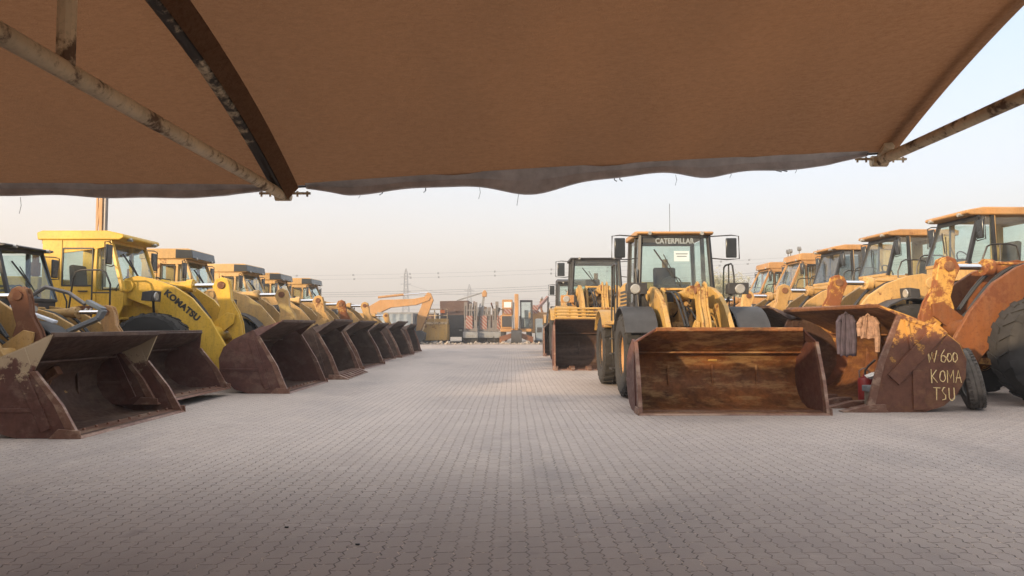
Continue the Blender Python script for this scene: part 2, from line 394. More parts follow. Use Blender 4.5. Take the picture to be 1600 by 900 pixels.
# ---------------------------------------------------------------- wheel loader
ARM = [(-3.95,2.2),(-3.8,2.38),(-3.55,2.44),(-3.2,2.38),(-2.75,2.22),(-2.35,1.96),(-1.95,1.5),(-1.62,.95),(-1.42,.5),(-1.32,.25),
       (-1.42,.12),(-1.62,.18),(-1.95,.55),(-2.3,.95),(-2.75,1.4),(-3.2,1.75),(-3.85,2.0)]
LEV = [(-2.14,2.24),(-2.06,2.40),(-1.93,2.45),(-1.80,2.39),(-1.75,2.22),(-1.72,1.95),(-1.55,1.66),(-1.47,1.42),(-1.43,1.1),(-1.36,.80),
       (-1.42,.66),(-1.56,.66),(-1.64,.85),(-1.70,1.15),(-1.84,1.36),(-1.98,1.44),(-2.02,1.56),(-1.96,1.75),(-2.05,2.05)]
def loader(loc, rz, s, label, p, group='wheel loaders parked on the yard'):
    root = empty('wheel_loader', loc, rz); tag(root, label, 'wheel loader', group)
    paintm = M[p.get('paint','tan')]; armm = M[p.get('arm', p.get('paint','tan'))]; levm = M[p.get('lev', p.get('arm', p.get('paint','tan')))]
    cabm = M[p.get('cab', p.get('paint','tan'))]
    style = p.get('style','boxy')
    bk = bucket(root, **p['bucket'])
    sc = lambda pts: [(x*s, z*s) for x,z in pts]
    # lift arms
    ya = .58*s
    arms = []
    for sg in (-1,1):
        a = MB(); a.prism(sc(ARM), sg*ya-.045*s, sg*ya+.045*s)
        a.cyl((-1.45*s, sg*ya-.09*s, .33*s),(-1.45*s, sg*ya+.09*s, .33*s), .11*s)
        a.cyl((-2.45*s, sg*ya-.08*s, 1.22*s),(-2.45*s, sg*ya+.08*s, 1.22*s), .10*s)
        a.cyl((-3.72*s, sg*ya-.09*s, 2.22*s),(-3.72*s, sg*ya+.09*s, 2.22*s), .13*s)
        arms.append(a.build('lift_arm', armm, root, .012*s))
    t = MB(); t.cyl((-1.98*s,-ya,1.2*s),(-1.98*s,ya,1.2*s),.15*s,n=16); 
    for sg in (-1,1): t.prism(sc([(-2.15,1.0),(-1.62,1.42),(-1.60,1.62),(-1.78,1.66),(-2.2,1.35)]), sg*.13*s-.03*s, sg*.13*s+.03*s)
    t.build('cross_tube', armm, root, .006)
    lv = MB()
    LV = sc(LEV)
    lv.prism(LV, -.085*s, -.045*s); lv.prism(LV, .045*s, .085*s)
    lv.prism([(x+(-1.72*s-x)*.12, z+(1.5*s-z)*.1) for x,z in LV], -.045*s, .045*s)
    lever = lv.build('bell_crank', levm, root, .012*s)
    for (x,z,r) in ((-1.94,2.27,.085),(-1.75,1.5,.08),(-1.5,.78,.07)):
        pn = MB(); pn.cyl((x*s,-.11*s,z*s),(x*s,.11*s,z*s),r*s); pn.build('pin', M['rustbrown'], lever, .005)
    lk = MB(); lk.bar((-1.5*s,0,.78*s),(-1.36*s*.9,0,.95*s),.16*s,.16*s); lk.build('bucket_link', levm, root, .01)
    tc = MB(); tc.cyl((-2.62*s,0,2.26*s),(-3.75*s,0,2.2*s),.115*s,n=18); tc.cyl((-2.58*s,0,2.262*s),(-2.72*s,0,2.255*s),.145*s,n=18)
    tc.cyl((-3.75*s,-.08*s,2.2*s),(-3.75*s,.08*s,2.2*s),.13*s); tc.bar((-3.6*s,.13*s,2.3*s),(-2.75*s,.13*s,2.32*s),.035*s)
    for i in range(8):
        a = 2*pi*i/8; tc.cyl((-2.56*s,.12*s*cos(a),2.263*s+.12*s*sin(a)),(-2.6*s,.12*s*cos(a),2.262*s+.12*s*sin(a)),.015*s,n=6)
    tcyl = tc.build('tilt_cylinder', M[p.get('cyl', p.get('paint','tan'))], root, .004)
    rd = MB(); rd.cyl((-1.94*s,0,2.27*s),(-2.6*s,0,2.262*s),.052*s,n=14); rd.build('piston_rod', M['chrome'], tcyl)
    for sg in (-1,1):
        lc = MB(); lc.cyl((-3.55*s,sg*.40*s,1.0*s),(-2.85*s,sg*.46*s,1.12*s),.095*s); c_ = lc.build('lift_cylinder', paintm, root)
        rd = MB(); rd.cyl((-2.85*s,sg*.46*s,1.12*s),(-2.42*s,sg*.5*s,1.21*s),.05*s); rd.build('piston_rod', M['chrome'], c_)
    # hoses
    for k in range(4):
        y = (-.34+.1*k + (0.28 if k>1 else 0))*s
        h = MB(); pts = []
        for i in range(10):
            f = i/9; pts.append(((-3.5+1.25*f)*s, y*(1-.35*f), (2.28 - .75*f + .30*sin(f*pi))*s))
        h.tube(pts, .022*s); h.build('hydraulic_hose', M['hose'], root)
    rn = random.Random(int(s*1000)+len(label)); vb = MB(); vb.box(-3.88*s,-3.15*s,-.14*s,.14*s,1.4*s,1.95*s); vb.box(-3.8*s,-3.0*s,-.29*s,.29*s,1.52*s,1.62*s)
    for k in range(9):
        cx_,cy_,cz_ = rn.uniform(-3.85,-3.2), rn.uniform(-.26,.26), rn.uniform(1.55,2.15)
        vb.cbox((cx_*s,cy_*s,cz_*s),(rn.uniform(.08,.26)*s,rn.uniform(.06,.2)*s,rn.uniform(.06,.2)*s),(rn.random(),0,0))
    for k in range(6):
        y = rn.uniform(-.28,.28)*s; x=rn.uniform(-3.3,-2.9)*s; vb.cyl((x-.3*s,y,rn.uniform(1.4,1.9)*s),(x,y+.04,rn.uniform(1.35,1.8)*s),.035*s,n=8)
    vb.build('valve_block', M['dusty'], root, .006)
    for k in range(5):
        h = MB(); y0_=rn.uniform(-.3,.3); y1_=rn.uniform(-.3,.3); a_=rn.uniform(.1,.4)
        h.tube([((-3.45+.16*i)*s,(y0_+(y1_-y0_)*i/8)*s,(1.75+a_*sin(i/8*pi)-.05*i)*s) for i in range(9)],.018*s,6); h.build('hydraulic_hose', M['hose'], root)
    # front frame
    f = MB()
    FP = [(-4.15,.72),(-4.15,1.9),(-3.98,2.34),(-3.6,2.42),(-3.42,2.3),(-2.95,1.45),(-2.35,1.0),(-2.25,.72)]
    for sg in (-1,1): f.prism(sc(FP), sg*.36*s-.035*s, sg*.36*s+.035*s)
    f.box(-4.1*s,-3.3*s,-.33*s,.33*s,.7*s,1.5*s); f.box(-3.3*s,-2.5*s,-.33*s,.33*s,.6*s,1.0*s)
    f.box(-4.12*s,-3.9*s,-.33*s,.33*s,1.5*s,2.1*s)
    f.bar((-3.55*s,-.34*s,2.38*s),(-3.55*s,.34*s,2.38*s),.10*s,.05*s)
    f.cyl((-3.1*s,-.33*s,1.25*s),(-3.1*s,.33*s,1.25*s),.17*s)
    f.build('front_frame', paintm, root, .01)
    ax = MB(); dxr = (p.get('xr',-5.5)+5.5)*s; wx1, wx2 = -2.95*s, -6.25*s+dxr; wr = p.get('wr',.82)*s; ww = .60*s; wy = 1.06*s
    for wx in (wx1,wx2):
        ax.cyl((wx,-.8*s,wr),(wx,.8*s,wr),.17*s); ax.cyl((wx,-.25*s,wr),(wx,.25*s,wr),.34*s,n=18)
    ax.build('axle', M['dark'], root)
    for wx in (wx1,wx2):
        for sg in (-1,1): wheel(root, wx, sg*wy, wr, ww, p.get('rim', p.get('paint','tan')), sg)
    # fenders
    for sg in (-1,1):
        fd = MB(); y0,y1 = sorted((sg*.74*s, sg*1.36*s)); n = 9; vs=[]; fs=[]
        for i in range(n):
            a = R(28 + 122*i/(n-1)); 
            for rr in (wr+.13*s, wr+.10*s):
                for y in (y0,y1): vs.append((wx1+rr*cos(a), y, wr+rr*sin(a)))
        for i in range(n-1):
            a=i*4; b=a+4; fs += [(a,a+1,b+1,b),(a+2,b+2,b+3,a+3),(a,b,b+2,a+2),(a+1,a+3,b+3,b+1)]
        fs += [(0,2,3,1),(n*4-4,n*4-3,n*4-1,n*4-2)]
        fd.add(vs,fs)
        ys = sg*.72*s
        fd.quad((wx1-1.0*s,ys,1.5*s),(wx1-.3*s,ys,1.9*s),(wx1-.3*s,ys,1.4*s),(wx1-1.0*s,ys,1.1*s),.03)
        if not p.get('nofender'): fd.build('fender', M[p.get('fender','dark')], root, .004)
        # headlight cluster on bracket
        hx, hy, hz = wx1-.05*s, sg*1.0*s, p.get('hz',1.98)*s
        hl = MB(); hl.bar((hx-.15*s,sg*.62*s,1.5*s),(hx-.05*s,hy*.9,hz-.05*s),.05*s); 
        hl.prism([(hx-.16*s,hz-.09*s),(hx+.06*s,hz-.11*s),(hx+.08*s,hz+.12*s),(hx-.14*s,hz+.09*s)], hy-.2*s, hy+.2*s)
        hb = hl.build('headlight', M[p.get('hlm','dark')], root, .012)
        ln = MB()
        for dy,rl in (((-.095,.07),(.095,.07)) if p.get('twin') else ((.03*sg,.105),)): ln.cyl((hx+.071*s,hy+dy*s,hz),(hx+.092*s,hy+dy*s,hz+.001),rl*s,rl*.8*s,n=16)
        ln.build('lens', M['lens'], hb)
    # rear frame, platforms, ladder, hood
    rf = MB(); rf.box(-7.9*s+dxr,-4.35*s,-.42*s,.42*s,.7*s,1.5*s); rf.box((p.get('xr',-5.5)+.1)*s,(p.get('xf',-3.92)-.3)*s,-.42*s,.42*s,1.45*s,p.get('zb',1.5)*s); rf.cyl((-4.25*s,0,.75*s),(-4.25*s,0,1.5*s),.12*s); rf.build('rear_frame', M['dark'], root, .01)
    for sg in (-1,1):
        dpz=(p.get('zb',1.5)-1.5)*s; dpx=(p.get('xf',-3.92)+3.92)*s
        pl = MB(); y0,y1 = sorted((sg*.62*s, sg*1.32*s))
        pl.box(-5.4*s,-4.05*s,y0,y1,1.42*s,1.50*s)
        yb0,yb1 = sorted((sg*.62*s, sg*1.2*s))
        pl.box(-5.15*s,-4.5*s,yb0,yb1,.78*s,1.42*s)
        pl.v=[(x+dpx,y,z+dpz if z>1.3*s else z) for x,y,z in pl.v]; pl.build('platform', paintm, root, .015)
        ld = MB(); yo = sg*1.27*s
        for xx in (-4.42,-4.02): ld.bar((xx*s,yo,1.44*s),(xx*s,yo-sg*.03*s,.42*s),.035*s,.05*s)
        for zz in (.48,.80,1.12): ld.bar((-4.42*s,yo,zz*s),(-4.02*s,yo,zz*s),.16*s,.025*s)
        ld.v=[(x+dpx,y,z+dpz if z>1.0*s else z) for x,y,z in ld.v]; ld.build('ladder', M['blackp'], root)
        hr = MB(); hs = p.get('rail',1.0)
        yo = sg*1.24*s; zb=1.5*s; zt=(1.5+1.02*hs)*s
        hr.tube([(-3.95*s,yo,zb),(-3.95*s,yo,zt-.3*s),(-4.05*s,yo,zt-.05*s),(-4.15*s,yo,zt),(-4.55*s,yo,zt),(-4.68*s,yo,zt-.04*s),(-4.72*s,yo,zt-.18*s),(-4.82*s,yo,zb)], .019*s)
        hr.tube([(-4.33*s,yo,zt),(-4.33*s,yo,zb)], .016*s); hr.tube([(-3.96*s,yo,zb+.55*s),(-4.33*s,yo,zb+.55*s)], .016*s)
        hr.v=[(x+dpx,y,z+dpz) for x,y,z in hr.v]; hr.build('handrail', M['blackp'], root)
        rfm = MB(); n=8; vs=[]; fs=[]; y0,y1 = sorted((sg*.74*s, sg*1.38*s))
        for i in range(n):
            a = R(35 + 115*i/(n-1))
            for rr in (wr+.14*s, wr+.11*s):
                for y in (y0,y1): vs.append((wx2+rr*cos(a), y, wr+rr*sin(a)))
        for i in range(n-1):
            a=i*4; b=a+4; fs += [(a,a+1,b+1,b),(a+2,b+2,b+3,a+3),(a,b,b+2,a+2),(a+1,a+3,b+3,b+1)]
        fs += [(0,2,3,1),(n*4-4,n*4-3,n*4-1,n*4-2)]
        rfm.add(vs,fs); rfm.build('rear_fender', paintm, root)
    hd = MB(); hd.prism(sc([(-5.62,1.5),(-5.62,2.42),(-6.6,2.44),(-7.7,2.28),(-8.05,2.1),(-8.12,1.5)]), -.72*s, .72*s)
    hd.v=[(x+dxr,y,z) for x,y,z in hd.v]; hood = hd.build('engine_hood', paintm, root, .03*s)
    gr = MB()
    for sg in (-1,1):
        for k in range(7): gr.box((-7.0-.0)*s,-6.1*s,*sorted((sg*.722*s, sg*.735*s)),(1.65+.09*k)*s,(1.70+.09*k)*s)
    gr.v=[(x+dxr,y,z) for x,y,z in gr.v]; gr.build('grille', M['dark'], hood)
    ex = MB(); ex.cyl((-6.3*s,.25*s,2.42*s),(-6.3*s,.25*s,3.0*s),.07*s); ex.cyl((-6.3*s,.25*s,2.5*s),(-6.3*s,.25*s,2.8*s),.1*s); ex.v=[(x+dxr,y,z) for x,y,z in ex.v]; ex.build('exhaust_pipe', M['rustbrown'], hood)
    cw = MB(); cw.prism(sc([(-7.3,.75),(-7.3,1.5),(-8.3,1.5),(-8.3,.95),(-8.1,.7)]), -1.1*s, 1.1*s); cw.v=[(x+dxr,y,z) for x,y,z in cw.v]; cw.build('counterweight', paintm, root, .04*s)
    # ------------------------------------------------ cab
    xf = p.get('xf',-3.92); xr = p.get('xr',-5.50); zb = p.get('zb',1.5); zt = p.get('zt',3.25); yw = .78; rake = p.get('rake',.32)
    modern = style in ('modern',); post = M['black'] if modern else cabm
    zs = p.get('sill', 2.12 if modern else 2.2)      # window sill
    top = lambda sg: (( xf-rake)*s, sg*yw*.92*s, zt*s)
    cb = MB(); pw = .075*s; pills = []
    for sg in (-1,1):
        yb_, yt_ = sg*yw*s, sg*yw*.92*s
        # A pillar, B pillar, rear pillar
        ap = MB() if style=='slab' else cb
        ap.bar((xf*s,yb_,(zs-.1)*s), ((xf-rake)*s,yt_,zt*s), pw, pw)
        if ap is not cb: ap.bar(((xf-.60)*s,yb_+sg*.008,(zs-.1)*s), ((xf-.60)*s,yt_+sg*.008,zt*s), pw*.9, pw*.9); pills.append(ap)
        cb.bar(((xf-.62)*s,yb_,(zb)*s), ((xf-.62)*s,yt_,zt*s), pw, pw*1.1)
        if style == 'komatsu':
            cb.prism([(xr*s,zb*s),(xr*s,zt*s),((xr+.42)*s,zt*s),((xr+.42)*s,zb*s)], *sorted((yb_, yb_-sg*.07*s)))
            cb.prism([((xr+.42)*s,zb*s),((xr+.42)*s,zs*s),((xf-.62)*s,zs*s),((xf-.62)*s,zb*s)], *sorted((yb_+.0, yb_-sg*.05*s)))
            cb.prism([((xr+.42)*s,(zt-.28)*s),((xr+.42)*s,zt*s),((xf-rake)*s,zt*s),((xf-rake+.03)*s,(zt-.12)*s),((xf-.62)*s,(zt-.2)*s)], *sorted((yb_-sg*.01*s, yb_-sg*.05*s)))
        elif style == 'boxy':
            cb.prism([(xr*s,zb*s),(xr*s,zt*s),((xr+.40)*s,zt*s),((xr+.40)*s,zb*s)], *sorted((yb_, yb_-sg*.06*s)))
            cb.prism([((xr+.40)*s,zb*s),((xr+.40)*s,zs*s),((xf-.62)*s,zs*s),((xf-.62)*s,zb*s)], *sorted((yb_, yb_-sg*.05*s)))
            cb.prism([((xr+.40)*s,(zt-.14)*s),((xr+.40)*s,zt*s),((xf-rake)*s,zt*s),((xf-rake+.05)*s,(zt-.14)*s)], *sorted((yb_-sg*.01*s, yb_-sg*.05*s)))
            cb.bar(((xr+.47)*s,yb_-sg*.02*s,zs*s),((xr+.47)*s,yb_-sg*.02*s,(zt-.1)*s),.12*s,.07*s)
        elif style == 'slab':
            cb.prism([(xr*s,zb*s),(xr*s,zt*s),((xr+.30)*s,zt*s),((xr+.30)*s,zb*s)], *sorted((yb_, yb_-sg*.06*s)))
            cb.prism([((xr+.30)*s,zb*s),((xr+.30)*s,(zs-.12)*s),((xf-.62)*s,(zs-.12)*s),((xf-.62)*s,zb*s)], *sorted((yb_, yb_-sg*.05*s)))
        else:
            cb.bar((xr*s,yb_,zb*s),(xr*s,yt_,zt*s),pw*1.2,pw*1.2)
            cb.prism([(xr*s,zb*s),(xr*s,(zs-.3)*s),((xf-.62)*s,(zs-.3)*s),((xf-.62)*s,zb*s)], *sorted((yb_, yb_-sg*.04*s)))
        # lower front side panel
        cb.prism([((xf-.62)*s,zb*s),((xf-.62)*s,(zs-.1)*s),(xf*s,(zs-.1)*s),((xf+.0)*s,(zb+.3)*s),((xf-.12)*s,zb*s)], *sorted((yb_-sg*.004, yb_-sg*.05*s)))
    yy = yw*s
    if style=='slab': pills.append(MB().bar(((xf-rake+.03)*s,-yy*.93,(zt-.06)*s),((xf-rake+.03)*s,yy*.93,(zt-.06)*s),.05*s,.10*s))
    cb.box((xf-.04)*s, xf*s+.006, -yy+.06*s, yy-.06*s, (zb+.3)*s, (zs-.1)*s)          # front lower panel
    cb.bar((xf*s,-yy,(zs-.08)*s),(xf*s,yy,(zs-.08)*s),.06*s,.07*s)
    cb.bar(((xf-rake)*s,-yy*.92,(zt-.03)*s),((xf-rake)*s,yy*.92,(zt-.03)*s),.06*s,.07*s)
    cb.box(xr*s-.003,(xr+.05)*s,-yy+.05*s,yy-.05*s,zb*s,(zs+.02)*s); cb.bar((xr*s,-yy*.95,(zt-.04)*s),(xr*s,yy*.95,(zt-.04)*s),.08*s)
    cb.box((xr+.06)*s,(xf-.05)*s,-yy+.06*s,yy-.06*s,(zb)*s,(zb+.05)*s)
    cab = cb.build('cab', post, root, .008)
    for ap in pills: ap.build('pillar', M['black'], cab)
    gm = M[p.get('glass','glass')]
    g = MB(); g.quad(((xf+.012)*s,-yy*.93,(zs-.05)*s),((xf+.012)*s,yy*.93,(zs-.05)*s),((xf-rake+.012)*s,yy*.86,(zt-.06)*s),((xf-rake+.012)*s,-yy*.86,(zt-.06)*s)); g.build('windshield', gm, cab)
    zlow = zs-.3 if modern else (zs-.12 if style=='slab' else zs)
    for sg in (-1,1):
        g = MB(); f0 = (zs-.05-zs+.1)
        g.quad(((xf-.04)*s,sg*yy*.99,(zs-.06)*s),((xf-.60)*s,sg*yy*.99,(zs-.06)*s),((xf-.60)*s,sg*yy*.925,(zt-.04)*s),((xf-rake-.03)*s,sg*yy*.925,(zt-.04)*s)); g.build('side_window', gm, cab)
        g = MB(); xrr = xr+.42 if style in('komatsu',) else (xr+.53 if style=='boxy' else (xr+.30 if style=='slab' else xr+.06))
        g.quad(((xf-.65)*s,sg*yy*.97,zlow*s),((xrr)*s,sg*yy*.97,zlow*s),((xrr)*s,sg*yy*.92,(zt-.05)*s),((xf-.65)*s,sg*yy*.92,(zt-.05)*s)); g.build('door_window', gm, cab)
        if style in ('boxy','komatsu'):
            fr = MB(); q = [((xf-.67),zs+.02),((xrr+.02),zs+.02),((xrr+.02),zt-.18),((xf-.67),zt-.18)]
            for i in range(4):
                a_,b_ = q[i],q[(i+1)%4]; fr.bar((a_[0]*s,sg*yy*1.0,a_[1]*s),(b_[0]*s,sg*yy*.985,b_[1]*s),.02*s,.03*s)
            fr.build('window_frame', M['black'] , cab)
            hh = MB(); hh.bar(((xf-.75)*s,sg*(yy+.03*s),(zs-.1)*s),((xf-.95)*s,sg*(yy+.03*s),(zs-.1)*s),.02*s,.03*s); hh.build('door_handle', M['black'], cab)
        ws = MB()
    g = MB(); g.quad(((xr+.02)*s,-yy*.93,(zs+.02)*s),((xr+.02)*s,yy*.93,(zs+.02)*s),((xr+.02)*s,yy*.88,(zt-.08)*s),((xr+.02)*s,-yy*.88,(zt-.08)*s)); g.build('rear_window', gm, cab)
    # windshield gasket and wiper
    w = MB(); w.bar(((xf+.03)*s,.1*s,(zs-.02)*s),((xf-rake*.62+.04)*s,-.25*s,(zs+(zt-zs)*.62)*s),.018*s,.018*s)
    w.bar(((xf-rake*.2+.05)*s,-.05*s,(zs+.2)*s),((xf-rake*.75+.04)*s,-.45*s,(zs+(zt-zs)*.72)*s),.022*s,.03*s); w.build('wiper', M['black'], cab)
    # roof
    rmat = M[p.get('roof', p.get('paint','tan'))]; rh = p.get('rh',.20)
    xo = xf-rake+p.get('over',.22)
    rf = MB(); y1 = (yw+.03)*s
    prof = [((xr-.10)*s,zt*s),((xr-.12)*s,(zt+rh*.8)*s),((xr)*s,(zt+rh)*s),((xo-.35)*s,(zt+rh)*s),(xo*s,(zt+rh*.62)*s),((xo+.02)*s,(zt+rh*.25)*s),((xo-.08)*s,zt*s)]
    if style == 'boxy': prof = [((xr-.06)*s,zt*s),((xr-.06)*s,(zt+rh)*s),((xo-.1)*s,(zt+rh*1.02)*s),(xo*s,(zt+rh*.9)*s),((xo+.03)*s,(zt)*s)]
    rf.prism(prof, -y1, y1); roof = rf.build('roof', rmat, cab, .025*s)
    if style == 'boxy' and p.get('visor',True):
        v = MB(); v.prism([((xo-.42)*s,(zt+.02)*s),((xo-.42)*s,(zt+rh*.94)*s),((xo+.012)*s,(zt+rh*.86)*s),((xo+.05)*s,(zt+.02)*s)], -y1-.008, y1+.008); v.build('roof_visor', M['mirror'], roof, .01)
    # roof work lights
    for sg in (-1,1):
        l = MB(); lx = xo+.04; l.cyl(((lx-.08)*s,sg*.55*s,(zt+.03)*s),((lx+.03)*s,sg*.55*s,(zt+.02)*s),.038*s,n=12); lb = l.build('work_light', M['lens'], roof)
    if p.get('beacon'):
        l = MB(); l.box((xr+.3)*s,(xr+.55)*s,.25*s,.5*s,(zt+rh)*s,(zt+rh+.17)*s); l.build('beacon', M[p['beacon']], roof, .01)
    if p.get('toplamps'):
        l = MB()
        for k,(dx,dy) in enumerate(((-.1,-.6),(-.1,-.35),(-1.3,-.6),(-.1,.5))):
            cx_ = xo+dx; l.tube([(cx_*s,dy*s,(zt+rh)*s),(cx_*s,dy*s,(zt+rh+.14)*s)],.02*s); l.cyl(((cx_-.05)*s,dy*s,(zt+rh+.19)*s),((cx_+.05)*s,dy*s,(zt+rh+.19)*s),.085*s)
        l.build('roof_lamps', M['grey'], roof)
    # mirrors
    for sg in (-1,1):
        mr = MB(); mz = p.get('mz', zt-.32); my = sg*(yw+p.get('mo',.28)); mx = xf-rake+.10
        mr.prism([((mx-.02)*s,(mz-.22)*s),((mx+.02)*s,(mz-.22)*s),((mx+.03)*s,(mz+.2)*s),((mx-.02)*s,(mz+.2)*s)], my*s-.115*s, my*s+.115*s)
        mi = mr.build('mirror', M['mirror'], cab, .02*s)
        st = MB(); st.tube([((xf-rake)*s,sg*yw*.9*s,(mz+.24)*s),(mx*s,my*s,(mz+.26)*s),(mx*s,my*s+sg*.16*s,(mz+.24)*s),(mx*s,my*s+sg*.17*s,(mz-.24)*s),(mx*s,my*s-sg*.10*s,(mz-.26)*s),((xf-rake*.7)*s,sg*yw*.96*s,(mz-.22)*s)],.013*s)
        st.build('mirror_bracket', M['blackp'], mi)
    # grab rail across windshield
    # interior
    st = MB(); cxs = xr+.62; st.box((cxs-.25)*s,(cxs+.25)*s,-.26*s,.26*s,(zb+.35)*s,(zb+.55)*s); st.prism(sc([(cxs-.32,zb+.5),(cxs-.18,zb+.5),(cxs-.25,zb+1.22),(cxs-.38,zb+1.2)]), -.25*s,.25*s); st.box((cxs-.2)*s,(cxs+.2)*s,-.15*s,.15*s,(zb+.05)*s,(zb+.35)*s); st.build('seat', M['seat'], cab, .04*s)
    sw = MB(); cxw = xf-.42; czw = zs+.06
    pts = [];
    for i in range(17):
        a = 2*pi*i/16; pts.append(((cxw+.10*sin(a))*s, .21*cos(a)*s, (czw+.16*sin(a)*1.1)*s))
    sw.tube(pts,.014*s,6); sw.tube([(cxw*s,0,czw*s),((cxw+.22)*s,0,(zb+.2)*s)],.035*s); sw.bar((cxw*s,-.2*s,czw*s),(cxw*s,.2*s,czw*s),.02*s); sw.build('steering_wheel', M['black'], cab)
    ds = MB(); ds.prism(sc([(xf-.05,zb+.2),(xf-.05,zs-.02),(xf-.2,zs+.06),(xf-.3,zs-.1),(xf-.25,zb+.2)]), -.33*s,.33*s); ds.build('dashboard', M['seat'], cab, .02)
    bo = p.get('boff',0)
    if bo:
        for ch in root.children:
            if not (ch == bk): ch.location.x -= bo
    if p.get('az'):
        for ch in root.children:
            if ch.name.split('.')[0] in ('lift_arm','bell_crank','tilt_cylinder','cross_tube','hydraulic_hose','valve_block','front_frame','bucket_link'): ch.scale.z = p['az']
    return root, arms, cab

DEF = dict
LX = -5.0
# ---------- left row (nose towards the aisle, +X)
loader((-5.35,10.62,0), 0, .80, 'nearest loader of left row, cut by the frame behind its bleached-top bucket and rusty lever',
   DEF(paint='dusty', lev='rustbrown', style='modern', boff=.15, twin=True, bucket=DEF(w=2.85,h=1.28,d=1.35,mat='bdark',side='baside',corner=(-.60,.64),topmat='beige',chamf=.05,topx=-.37), roof='black'), 'wheel loaders of the left row')
loader((-5.72,13.45,0), 0, .84, 'black-cabbed loader between nearest bucket and bright yellow loader, its dark bucket held off the ground',
   DEF(paint='dusty', lev='orange', style='modern', roof='black', zt=3.30, rh=.10, xf=-3.55, az=.86, sill=2.3, beacon='black', hz=2.0, hlm='rustbrown', twin=True,
       bucket=DEF(w=3.0,h=1.15,d=1.3,z=.13,mat='bdark',side='bside',tilt=.0,corner=(-.62,.7),chamf=.05,topx=-.52)), 'wheel loaders of the left row')
rB = [o for o in C.objects if o.get('label','').startswith('black-cabbed')][0]
b=MB(); b.bar((-1.75,-.95,1.30),(-1.25,-.95,1.52),.16,.07); b.bar((-1.25,-.95,1.52),(-1.18,-.95,1.66),.16,.07); b.bar((-1.18,-.95,1.66),(-1.45,-.95,1.80),.16,.07); b.build('bent_bracket',M['grey'],rB,.01)
b=MB(); b.tube([(-2.6,-.9,1.5),(-2.5,-.9,1.85),(-2.2,-.9,2.05),(-1.8,-.92,1.95),(-1.5,-.94,1.75)],.035); b.build('hydraulic_hose',M['steelgal'],rB)
b=MB(); b.bar((-2.7,-1.0,1.72),(-1.95,-1.0,1.45),.12,.05); b.build('white_sleeve',M['paper'],rB,.01)
rC, armsC, cabC = loader((-4.62,16.85,0), 0, 1.02, 'bright yellow loader with black lettering on its lift arm and a tall yellow cab',
   DEF(paint='fresh', style='komatsu', zt=3.2, rh=.2, over=.30, xf=-3.75, rim='fresh', mo=.2, nofender=True,
       bucket=DEF(w=3.1,h=1.5,d=1.42,mat='bdark',side='bside',corner=(-.62,.78),teeth=0)), 'wheel loaders of the left row')
text_obj('lettering', 'KOMATSU', M['ink'], armsC[0],
   Matrix.Translation((-2.56*1.02,-(.58+.045)*1.02-.004,1.80*1.02)) @ Matrix.Rotation(R(39),4,'Y') @ Matrix.Rotation(R(90),4,'X'), .185, .003, 1.08, .010, 1.05)
cols = [('tan','boxy',3.20,.28),('tan','boxy',3.18,.28),('tan','boxy',3.22,.28),('tan','boxy',3.30,.28),('dusty','boxy',2.2,.2)]
LR = [((-4.52,20.85),1.0,3.05,1.55,8,'first boxy-cabbed tan loader behind the bright yellow one, toothed bucket at the aisle','tan'),
      ((-4.72,25.4),1.0,3.1,1.55,0,'second boxy-cabbed tan loader from the bright yellow one, plain dark bucket','tan'),
      ((-4.95,29.9),1.0,3.1,1.5,0,'third boxy-cabbed tan loader from the bright yellow one, with a visor roof','faded'),
      ((-4.85,34.4),1.03,3.2,1.6,0,'fourth boxy-cabbed tan loader from the bright yellow one, smallest visible cab','faded')]
for (x,y),s_,w_,h_,te,lab,pm in LR:
    loader((x,y,0), R({'1':1.8,'2':-2.2,'3':1.2,'4':-1.5}[str(LR.index(((x,y),s_,w_,h_,te,lab,pm))+1)]), s_, lab, DEF(paint=pm, lev=('tan','dusty','rustyel','dusty')[LR.index(((x,y),s_,w_,h_,te,lab,pm))], style='boxy', zt=3.20, rh=.28, over=.20, rake=.42, xf=-3.95, mo=.2,
       bucket=DEF(w=w_,h=h_,d=1.42,mat='bdark',side='bdark',teeth=te,corner=(-.6,.78))), 'wheel loaders of the left row')
loader((-5.0,39.2,0), 0, .86, 'last low loader at the far end of the left row, beside the excavator boom',
   DEF(paint='dusty', style='modern', roof='dark', zt=2.9, rh=.1, bucket=DEF(w=3.0,h=1.5,d=1.3,mat='bdark',side='bdark')), 'wheel loaders of the left row')
# ---------- loaders in the aisle (nose towards the viewer, -Y)
rR1, armsR1, cabR1 = loader((3.46,11.60,0), -pi/2, 1.0, 'yellow loader facing the viewer with a wide rust-brown empty bucket and lettered black-framed windshield',
   DEF(paint='catyel', arm='catyel', lev='catyel', style='modern', zt=3.32, rh=.11, over=.12, rake=.10, xf=-4.0, sill=2.22, roof='orange', rim='orange', fender='dark', az=.90, mo=.40, mz=3.05, hz=2.12, rail=1.2,
       bucket=DEF(w=2.93,h=1.34,d=1.3,mat='bcat',side='bside',edge='bedge',corner=(-.42,.84),chamf=.30,bolts=False)), 'loaders facing the viewer')
Mx = Matrix.Translation((-4.072,0,3.19)) @ Matrix.Rotation(pi/2,4,'Z') @ Matrix.Rotation(R(90-5.5),4,'X')
text_obj('lettering', 'CATERPILLAR', M['letter'], cabR1, Mx, .16, .002, 1.06, .0055, .80)
pp = MB(); pp.quad((-4.065,-.02,2.98),(-4.065,.30,2.98),(-4.045,.30,2.76),(-4.045,-.02,2.76),.004); pp.build('paper_notice', M['paper'], cabR1)
